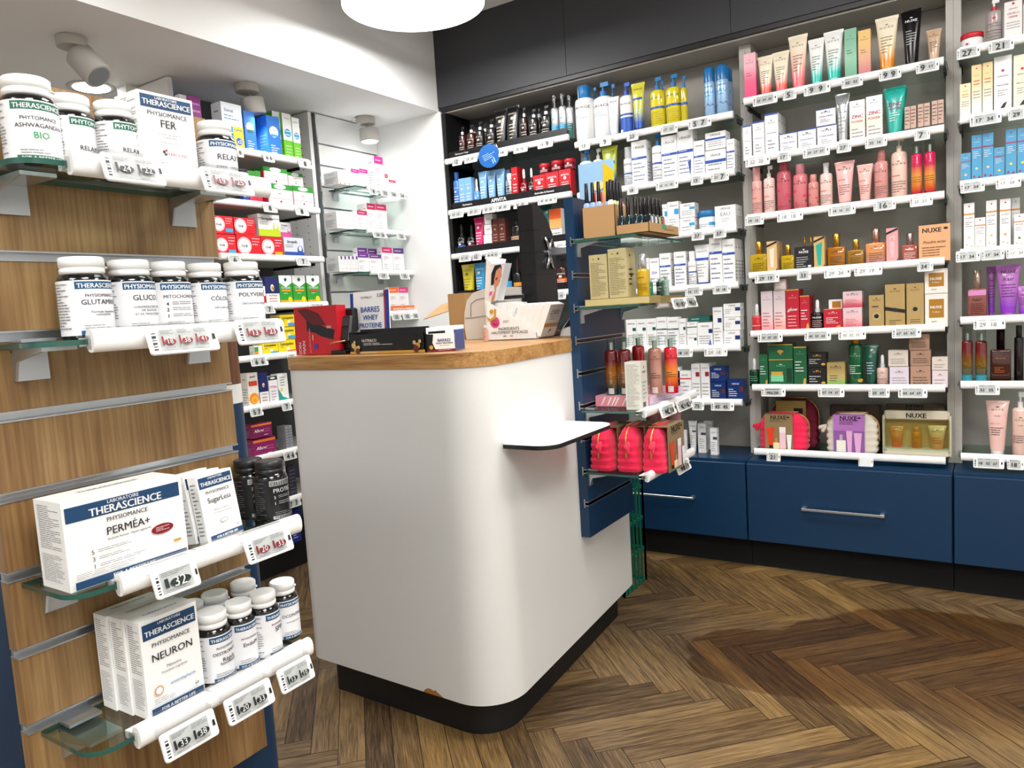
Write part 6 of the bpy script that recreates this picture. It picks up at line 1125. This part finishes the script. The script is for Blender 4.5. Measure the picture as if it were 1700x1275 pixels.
# cosmetics counter display
e = empty('counter_display', (0, 0, 0)); top_(e, 'white sloping cosmetics counter display with pink round sticker', 'display')
y = 1.93; q = [aty(*C2(*a), y) for a in ((345, 1205), (745, 1195), (742, 1135), (330, 880))]; P = [(q[0].x, CT+.0005), (q[1].x, CT+.0005), (q[2].x, q[2].z), (q[3].x, q[3].z)]
dd = .1; b = MB(); poly_y(b, P, y, y+.002, 'W;.45'); poly_y(b, P, y+dd-.002, y+dd, 'W;.45'); b.box(P[0][0], P[1][0], y, y+dd, CT+.0005, CT+.002, 'W;.45'); b.box(P[1][0]-.002, P[1][0], y, y+dd, CT, P[2][1], 'W;.45'); b.box(P[0][0]-.002, P[0][0], y, y+dd, CT, P[3][1], 'W;.45')
W_ = P[1][0]-P[0][0]; H_ = P[3][1]-CT
deco(b, 'c .17 .45 .1 #e0508a|t .17 .49 .11 k VU À LA|T .17 .41 .12 k TÉLÉ|i .4 .46 .12 #555 DXV|t .45 .29 .42 K INGRÉDIENTS|t .46 .19 .74 K HAUTEMENT EFFICACES|r .33 .09 .39 .11 #222|r .47 .09 .53 .11 #d04030|p A .0 .62 .04 .5 .1 .48 .2 .55 .22 .76 .18 .8 .16 .6 .08 .54|c .12 .72 .04 A', plane_S(W_, H_, y, P[0][0]+W_/2, CT), W_, H_); b.build('tray', e)
qa = [aty(*C2(*a), y+.01) for a in ((325, 890), (358, 905), (430, 872), (495, 572), (385, 578), (338, 528))]
b = MB(); A_ = [(qa[i].x, qa[i].z) for i in (0, 1, 4, 5)]; B_ = [(qa[i].x, qa[i].z) for i in (1, 2, 3, 4)]
poly_y(b, A_, y+.004, y+.04, '#e9e2da;.5'); poly_y(b, B_, y+.002, y+.04, '#d8dce0;.5')
b.add([(qa[4].x, y+.002, qa[4].z), (qa[3].x, y+.002, qa[3].z), (qa[3].x-.02, y+.04, qa[3].z+.014), (qa[5].x, y+.03, qa[5].z+.002)], [(0, 1, 2, 3)], '#e9e2da;.5')
def SB(u, v, k):
    bl, br, tr, tl = [Vector((p[0], 0, p[1])) for p in (B_[0], B_[1], B_[2], B_[3])]
    p = bl*(1-u)*(1-v)+br*u*(1-v)+tr*u*v+tl*(1-u)*v; return (p.x, y+.002-EPS*k, p.z)
deco(b, 'p #1c1414 .1 .5 .05 .75 .25 .95 .7 .97 .85 .85 .5 .8 .35 .45|p #c98a6a .3 .12 .55 .3 .42 .42 .35 .6 .42 .82 .7 .9 .86 .82 .9 .72 .99 .64 .9 .6 .9 .52 .84 .42 .66 .36 .7 .1 .62 .0 .32 .0|p #1c1414 .1 .5 .1 .7 .3 .9 .45 .88 .38 .7 .3 .5 .2 .4|e .55 .6 .09 #8a2a20 1.4|e .8 .74 .05 #2a1a14 .4|p #b03038 .86 .5 .93 .52 .87 .55|r .06 .3 .34 .44 w|r .06 .2 .34 .3 #d860b0|l .1 .33 .3 .42 2 #999|e .9 .96 .12 #e8a0c8 .4', SB, .05, .15, 0); b.build('header_card', e)
def wcart(x, yb, tiltv, band, lab, idx):
    w, h, d = .021, .105, .085; b = MB(); T = TR(x, yb, CT+.014) @ RY(tiltv)
    b.box(0, w, 0, d, 0, h, 'W;.45', 0, T)
    def S2(u, v, k): return T @ Vector((w+EPS*k, u*d, v*h))
    if band: deco(b, 'r 0 .3 1 .42 A|i .5 .75 .6 #777 DXV|p #a03020 .4 .1 .6 .2 .5 .25|l .2 .5 .8 .65 2 #aaa', S2, d, h)
    o = b.build('carton'); pend(o, lab, 'box', 'in the sloping counter display', x); return o
for i in range(5): wcart(-1.262+.0235*i, y+.006, .42, i == 4, 'slanted white carton in the right group', i)
for i in range(3): wcart(-1.325+.0225*i, y+.012, .14, i == 2, 'upright white carton in the left group', i)
q = aty(*C2(320, 1210), 1.915); b = MB(); e = empty('tester_bottle', (q.x, 1.92, CT)); top_(e, 'slim pink tester bottle standing left of the sloping display', 'bottle')
b.loft([(.0003, .0085, .006, 4), (.036, .0085, .006, 4)], '#d8a898;.1;0;.5', 16); deco(b, 'l .2 .2 .8 .8 5 #a05040', plane_S(.012, .034, -.0062), .012, .034); b.build('bottle_body', e)
b = MB(); b.cyl(.004, .036, .042, 'S;.2;.8'); b.loft([(.042, .005, .005), (.05, .0045, .0045)], 'x', 12); b.build('cap', e)
# white keypad terminal right of the display
xa, xb = X_(916, 2.0), X_(944, 2.0); e = empty('card_reader', (xa+.004, 2.045, CT)); top_(e, 'white card reader with dark keypad beside the blue panel', 'card terminal'); w = xb-xa+.0
b = MB(); vs = [(0, 0, 0), (w, 0, 0), (w, .09, 0), (0, .09, 0), (.004, .005, .02), (w, .005, .03), (w, .09, .075), (.004, .09, .07)]; b.add([(a, c2, z+.0004) for a, c2, z in vs], [(0, 3, 2, 1), (4, 5, 6, 7), (0, 1, 5, 4), (1, 2, 6, 5), (2, 3, 7, 6), (3, 0, 4, 7)], 'W;.35'); b.build('housing', e)
b = MB(); b.add([(.008, .012, .026), (w-.004, .012, .036), (w-.004, .08, .075), (.008, .08, .07)], [(0, 1, 2, 3)], 'K;.4'); b.build('keypad', e)
b = MB(); b.tube([(0, .01, .012), (-.012, -.01, .018), (-.006, -.018, .022), (.01, -.012, .02)], .002, '#b06a50'); b.tube([(.0, .0, .02), (.01, .0, .035), (.016, .01, .05)], .003, 'T'); b.build('cable', e)
# green shopping baskets behind the counter
e = empty('shopping_basket', (-1.19, 2.45, 0)); top_(e, 'green shopping basket standing on the floor behind the counter', 'basket')
b = MB()
w2, d2, h2 = .085, .1, .46
for z in (.0005, .12, .24, .36, .44):
    b.box(-w2, w2, -d2, -d2+.006, z, z+.012, '#0e6a50'); b.box(-w2, w2, d2-.006, d2, z, z+.012, '#0e6a50'); b.box(-w2, -w2+.006, -d2, d2, z, z+.012, '#0e6a50'); b.box(w2-.006, w2, -d2, d2, z, z+.012, '#0e6a50')
for i in range(7):
    for s in (-1, 1):
        u = -w2+2*w2*i/6; b.box(u-.003, u+.003, s*d2-.003, s*d2+.003, 0.0005, .45, '#0e6a50')
        u = -d2+2*d2*i/6; b.box(s*w2-.003, s*w2+.003, u-.003, u+.003, 0.0005, .45, '#0e6a50')
b.build('basket_body', e)
b = MB(); b.box(-w2-.004, w2+.01, -d2, -d2+.03, .43, .49, '#1a4ad0', .006); b.build('handle', e)
# ================================================================ on the blue slatwall panel
kp = lambda i: 'on %s shelf of blue panel' % ('topmost', 'second', 'third', 'lowest')[i]
kz = KS
def bx_(x0, x1, y0, y1, z0, z1, col, name, desc, i, prims='', side='', top=''):
    w, d = x1-x0, y1-y0; b = MB(); b.box(-w/2, w/2, -d/2, d/2, 0, z1-z0, col)
    if prims: deco(b, prims, plane_S(w, z1-z0, -d/2), w, z1-z0)
    if side: deco(b, side, side_S(d, z1-z0, w/2, 1), d, z1-z0)
    if top: deco(b, top, lambda u, v, k: ((u-.5)*w, (v-.5)*d, z1-z0+EPS*k), w, d)
    o = b.build(name, None, ((x0+x1)/2, (y0+y1)/2, z0)); pend(o, desc, 'box', kp(i), x0); return o
def open_tray(x0, x1, y0, y1, z0, z1, desc, prims=''):
    b = MB(); t = .0015
    b.box(x0, x1, y0, y0+t, z0, z1, 'kraft'); b.box(x0, x1, y1-t, y1, z0, z1, 'kraft'); b.box(x0, x0+t, y0, y1, z0, z1, 'kraft'); b.box(x1-t, x1, y0, y1, z0, z1, 'kraft'); b.box(x0, x1, y0, y1, z0, z0+.002, 'kraft')
    if prims: deco(b, prims, lambda u, v, k: (x1+EPS*k, y0+u*(y1-y0), z0+v*(z1-z0)), y1-y0, z1-z0)
    o = b.build('kraft_tray'); pend(o, desc, 'box', kp(0), x0)
z0 = kz[0]+.0006
open_tray(-.946, -.848, 1.858, 1.955, z0, 1.322, 'tall open kraft box of nail polish')
open_tray(-.843, -.749, 1.85, 2.07, z0, 1.262, 'low kraft tray of dark nail polish', 'r .42 .55 .56 1 #1aa070|l .5 .35 .92 .6 1 #555')
def polish(x, y, z, h, c, side, desc, i=0):
    e = empty('nail_polish', (x, y, z)); b = MB(); w = .0085; hb = h*.52
    b.loft([(0, w*.95, w*.95, 5), (.001, w, w, 5), (hb*.9, w, w, 5), (hb, w*.6, w*.6, 3)], c+';.12;0;.5', 16)
    if side: b.box(w+.0002, w+.0006, -w*.75, w*.75, hb*.1, hb*.85, side)
    b.build('bottle_body', e); b = MB(); b.loft([(hb, .0055, .0055), (hb+.002, .006, .006), (h-.001, .0045, .0045), (h, .004, .004)], 'k;.25', 14); b.build('cap', e)
    pend(e, desc, 'nail polish', kp(i), x)
for k, (px, c, yy) in enumerate(((256, '#8aa8dc', 1.868), (310, '#8aa8dc', 1.868), (366, '#8aa8dc', 1.868), (398, '#8aa8dc', 1.9), (440, '#dcd8d4', 1.885), (498, '#b8c860', 1.91), (520, '#b8c860', 1.93), (562, '#e84068', 1.945))):
    xx = X_(940+px/5.1, yy, 1.36); xx = min(max(xx, -.936), -.858) if k < 8 else xx
    polish(-.935+.0185*k if k < 3 else (-.862 if k in (4, 5, 6, 7) else -.88), yy if k < 3 else (1.888 if k == 3 else 1.868+.0205*(k-4)), z0+.04, .112, c, '#e8e4e4' if k > 2 else '', ('light blue', 'light blue', 'light blue', 'light blue', 'white', 'lime green', 'lime green', 'coral pink')[k]+' nail polish in tall box')
for k, (px, c) in enumerate(((554, ''), (606, ''), (664, ''))): polish(-.832+.0205*k, 1.862, z0+.0025, .094-.0*k, '#0a2226', '', 'dark green polish at tray front')
for k, c in enumerate(('#d8c8d8', '#d8d8e0', '#b8c860', '#e84068')): polish(-.761, 1.862+.012+.027*k+.01, z0+.0025, .092, '#0a1a1c', c, ('lilac', 'white', 'lime', 'pink')[k]+' labelled dark nail polish along the tray side')
for k in range(4): polish(-.785, 1.885+.027*k, z0+.0025, .094, '#0a2226', '', 'dark green nail polish inside the tray')
# summer postcard
y = 1.99; xa, xb = X_(963, y, 1.3), X_(1024, y, 1.3); zt = aty(990, 268, y).z; w, h = xb-xa, zt-z0
b = MB(); b.box(-w/2, w/2, 0, .0015, 0, h, '#9ac4e8')
deco(b, 'r .0 .0 .25 .32 #e8d8b8|p #5a3028 .05 .1 .45 .1 .7 .35 .6 .5 .3 .45 .1 .55|r .42 .22 .68 .62 w|r .44 .22 .48 .62 #d82030|r .53 .22 .57 .62 #d82030|r .62 .22 .66 .62 #d82030|e .55 .7 .17 #f0e0a0 .7|p #f0c020 .66 .1 1 .05 1 .85 .72 .98|p #e0a070 .64 .35 .95 .3 .9 .42 .68 .62', plane_S(w, h, 0), w, h)
o = b.build('summer_card', None, ((xa+xb)/2, y, z0), -.1); top_(o, 'colourful summer card with popcorn behind the nail polish', 'card')
# gold tray shelf
z0 = kz[1]+.0006
bx_(-.95, -.757, 1.855, 1.93, z0, z0+.02, '#b8a468;.35;.5', 'gold_carton', 'flat gold carton lying at the front', 1, 'r .01 .08 .99 .92 #c9b880')
bx_(-.945, -.765, 1.932, 2.13, z0, z0+.018, '#a08c50;.35;.5', 'gold_carton', 'flat gold carton lying at the back', 1)
z1 = z0+.0206
GT = 'c .55 .9 .05 k|e .25 .9 .06 #a09a40 .7|l .08 .05 .92 .82 22 #7a7050'
bx_(-.934, -.880, 1.86, 1.905, z1, 1.192, '#d2c594;.4;.3', 'carton', 'pale gold carton with fine print', 1, GT, 'l .2 .2 .8 .8 5 #665')
bx_(-.876, -.822, 1.86, 1.918, z1, 1.203, '#d2c594;.4;.3', 'carton', 'pale gold carton with fine print', 1, GT, 'c .4 .85 .06 k|l .2 .2 .8 .6 4 k|c .5 .45 .1 k')
def stand_(kind, x, y, z, w, h, cols, prims, desc, i, rz=0):
    g, ct = goods(kind, w, h, w, cols, prims); g.location = (x, y, z); g.rotation_euler = (0, 0, rz); pend(g, desc, ct, kp(i), x)
stand_('serum', -.7865, 1.885, z1, .034, .112, '#c09a10;.1;0;.5/S;.2;.8', 'T .5 .75 .4 K NUXE|l .15 .2 .85 .5 4 #6a5010', 'golden serum bottle with silver dropper', 1)
stand_('perf', -.80, 1.96, z1-.002, .02, .05, '#0e7a50;.1;0;.5/S', 'l .2 .3 .8 .7 3 w', 'tiny green bottle with silver cap', 1); stand_('perf', -.775, 1.975, z1-.002, .02, .05, '#0a3a30;.1;0;.5/S', 'l .2 .3 .8 .7 3 w', 'tiny dark green bottle with silver cap', 1); stand_('perf', -.775, 2.02, z1-.002, .018, .056, '#8aa89a;.2/S', 'l .2 .3 .8 .7 3 w', 'tiny grey green bottle with silver cap', 1)
# perfume shelf
z0 = kz[2]+.0006; z1 = z0+.03
bx_(-.968, -.80, 1.925, 2.19, z0, z1, '#e8909c', 'gift_carton', 'flat pink marbled gift carton', 2, '|'.join('p w %.2f .1 %.2f .1 %.2f .9 %.2f .9' % (a, a+.02, a+.1, a+.07) for a in (.1, .22, .3, .36, .5, .62, .74, .86)), 'r 0 0 1 1 #dcc8dc|l .1 .3 .9 .7 2 #a080a0', 'r 0 0 1 .6 #ecb8c0')
bx_(-.847, -.801, 1.872, 1.918, z0, .893, '#d8d6cc', 'carton', 'white carton with fine print at the front', 2, 'l .08 .05 .92 .95 30 #8a8878', 'c .5 .88 .06 #555|t .5 .78 .5 #555 NUXE|l .2 .2 .8 .6 5 #999|r .2 .05 .6 .15 #555')
PF = '#6a0f0f>#a86a14>#06443e;.1;0;.7/S'
for x, yy, c, desc, hh in ((-.925, 1.955, PF, 'red to green glass perfume bottle', .165), (-.886, 1.96, PF, 'red to green glass perfume bottle', .165), (-.885, 2.06, '#a01010>#c01818>#c84020;.1;0;.7/S', 'red glass perfume bottle in the back', .17), (-.803, 1.985, '#b07868>#c89888>#b88070;.1;0;.7/S', 'pale rose glass perfume bottle', .165), (-.766, 2.012, '#c81028>#f09030>#d01020;.1;0;.7/S', 'red and orange glass perfume bottle', .165)):
    stand_('perf', x, yy, z1+.0004, .037, hh, c, NX(.82, .6, '#4a1010')+'l .2 .35 .8 .5 3 #502010|r .3 .02 .6 .16 #c8c0c0', desc, 2, .35)
# pink bags shelf
z0 = kz[3]+.0006; zz = .708-z0
for k, (xc, wd) in enumerate(((-.932, .077), (-.855, .075), (-.779, .075))):
    h = zz+.003*k
    e = soft_bag(.15, h, wd, 'quilt', ('#a08a62;.4;.4', GC), (-.035 if k < 2 else -.055, .07)); e.location = (xc, 1.93+.008*k, z0); e.rotation_euler = (0, 0, PI/2+(.06 if k == 1 else 0))
    pend(e, 'pink quilted bag '+('nearest the panel', 'in the middle', 'with gold card at front')[k], 'toiletry bag', kp(3), xc)
stand_('jar', -.87, 2.12, z0, .045, zz+.014, '#b87878/#c88888', '', 'dusty pink lidded jar behind the bags', 3); stand_('jar', -.81, 2.13, z0, .045, zz+.012, '#b87878/#c88888', '', 'dusty pink lidded jar behind the bags', 3)
bx_(-.806, -.775, 2.08-.0, 2.1, z0, z0+zz-.01, '#a078c0', 'carton', 'slim violet carton behind the last bag', 3, 'l .1 .1 .9 .9 6 #705090', 'l .1 .1 .9 .9 6 #705090')
def ktag(i, zone, x0, x1, y0, y1, txt):
    ox, oy, s = zone; X = KX+.185+.022; P = atx(ox+(x0+x1)/2/s, oy+(y0+y1)/2/s, X); A = atx(ox+x0/s, oy+(y0+y1)/2/s, X); B_ = atx(ox+x1/s, oy+(y0+y1)/2/s, X)
    price_tag((X, P.y, P.z), PI/2, max(.03, abs(B_.y-A.y)), .034, txt, kp(i), P.y, tilt=.3, col='#222', big=True)
U3_ = (940, 510, 4.113); B5 = (940, 290, 5.1)
ktag(2, U3_, 640, 738, 660, 748, '42'); ktag(2, U3_, 752, 850, 612, 718, '42 42'); ktag(3, U3_, 752, 838, 1040, 1135, '21'); ktag(1, B5, 895, 1000, 1045, 1140, '29 34'); ktag(1, B5, 1005, 1095, 1035, 1125, '19')
finish_labels()
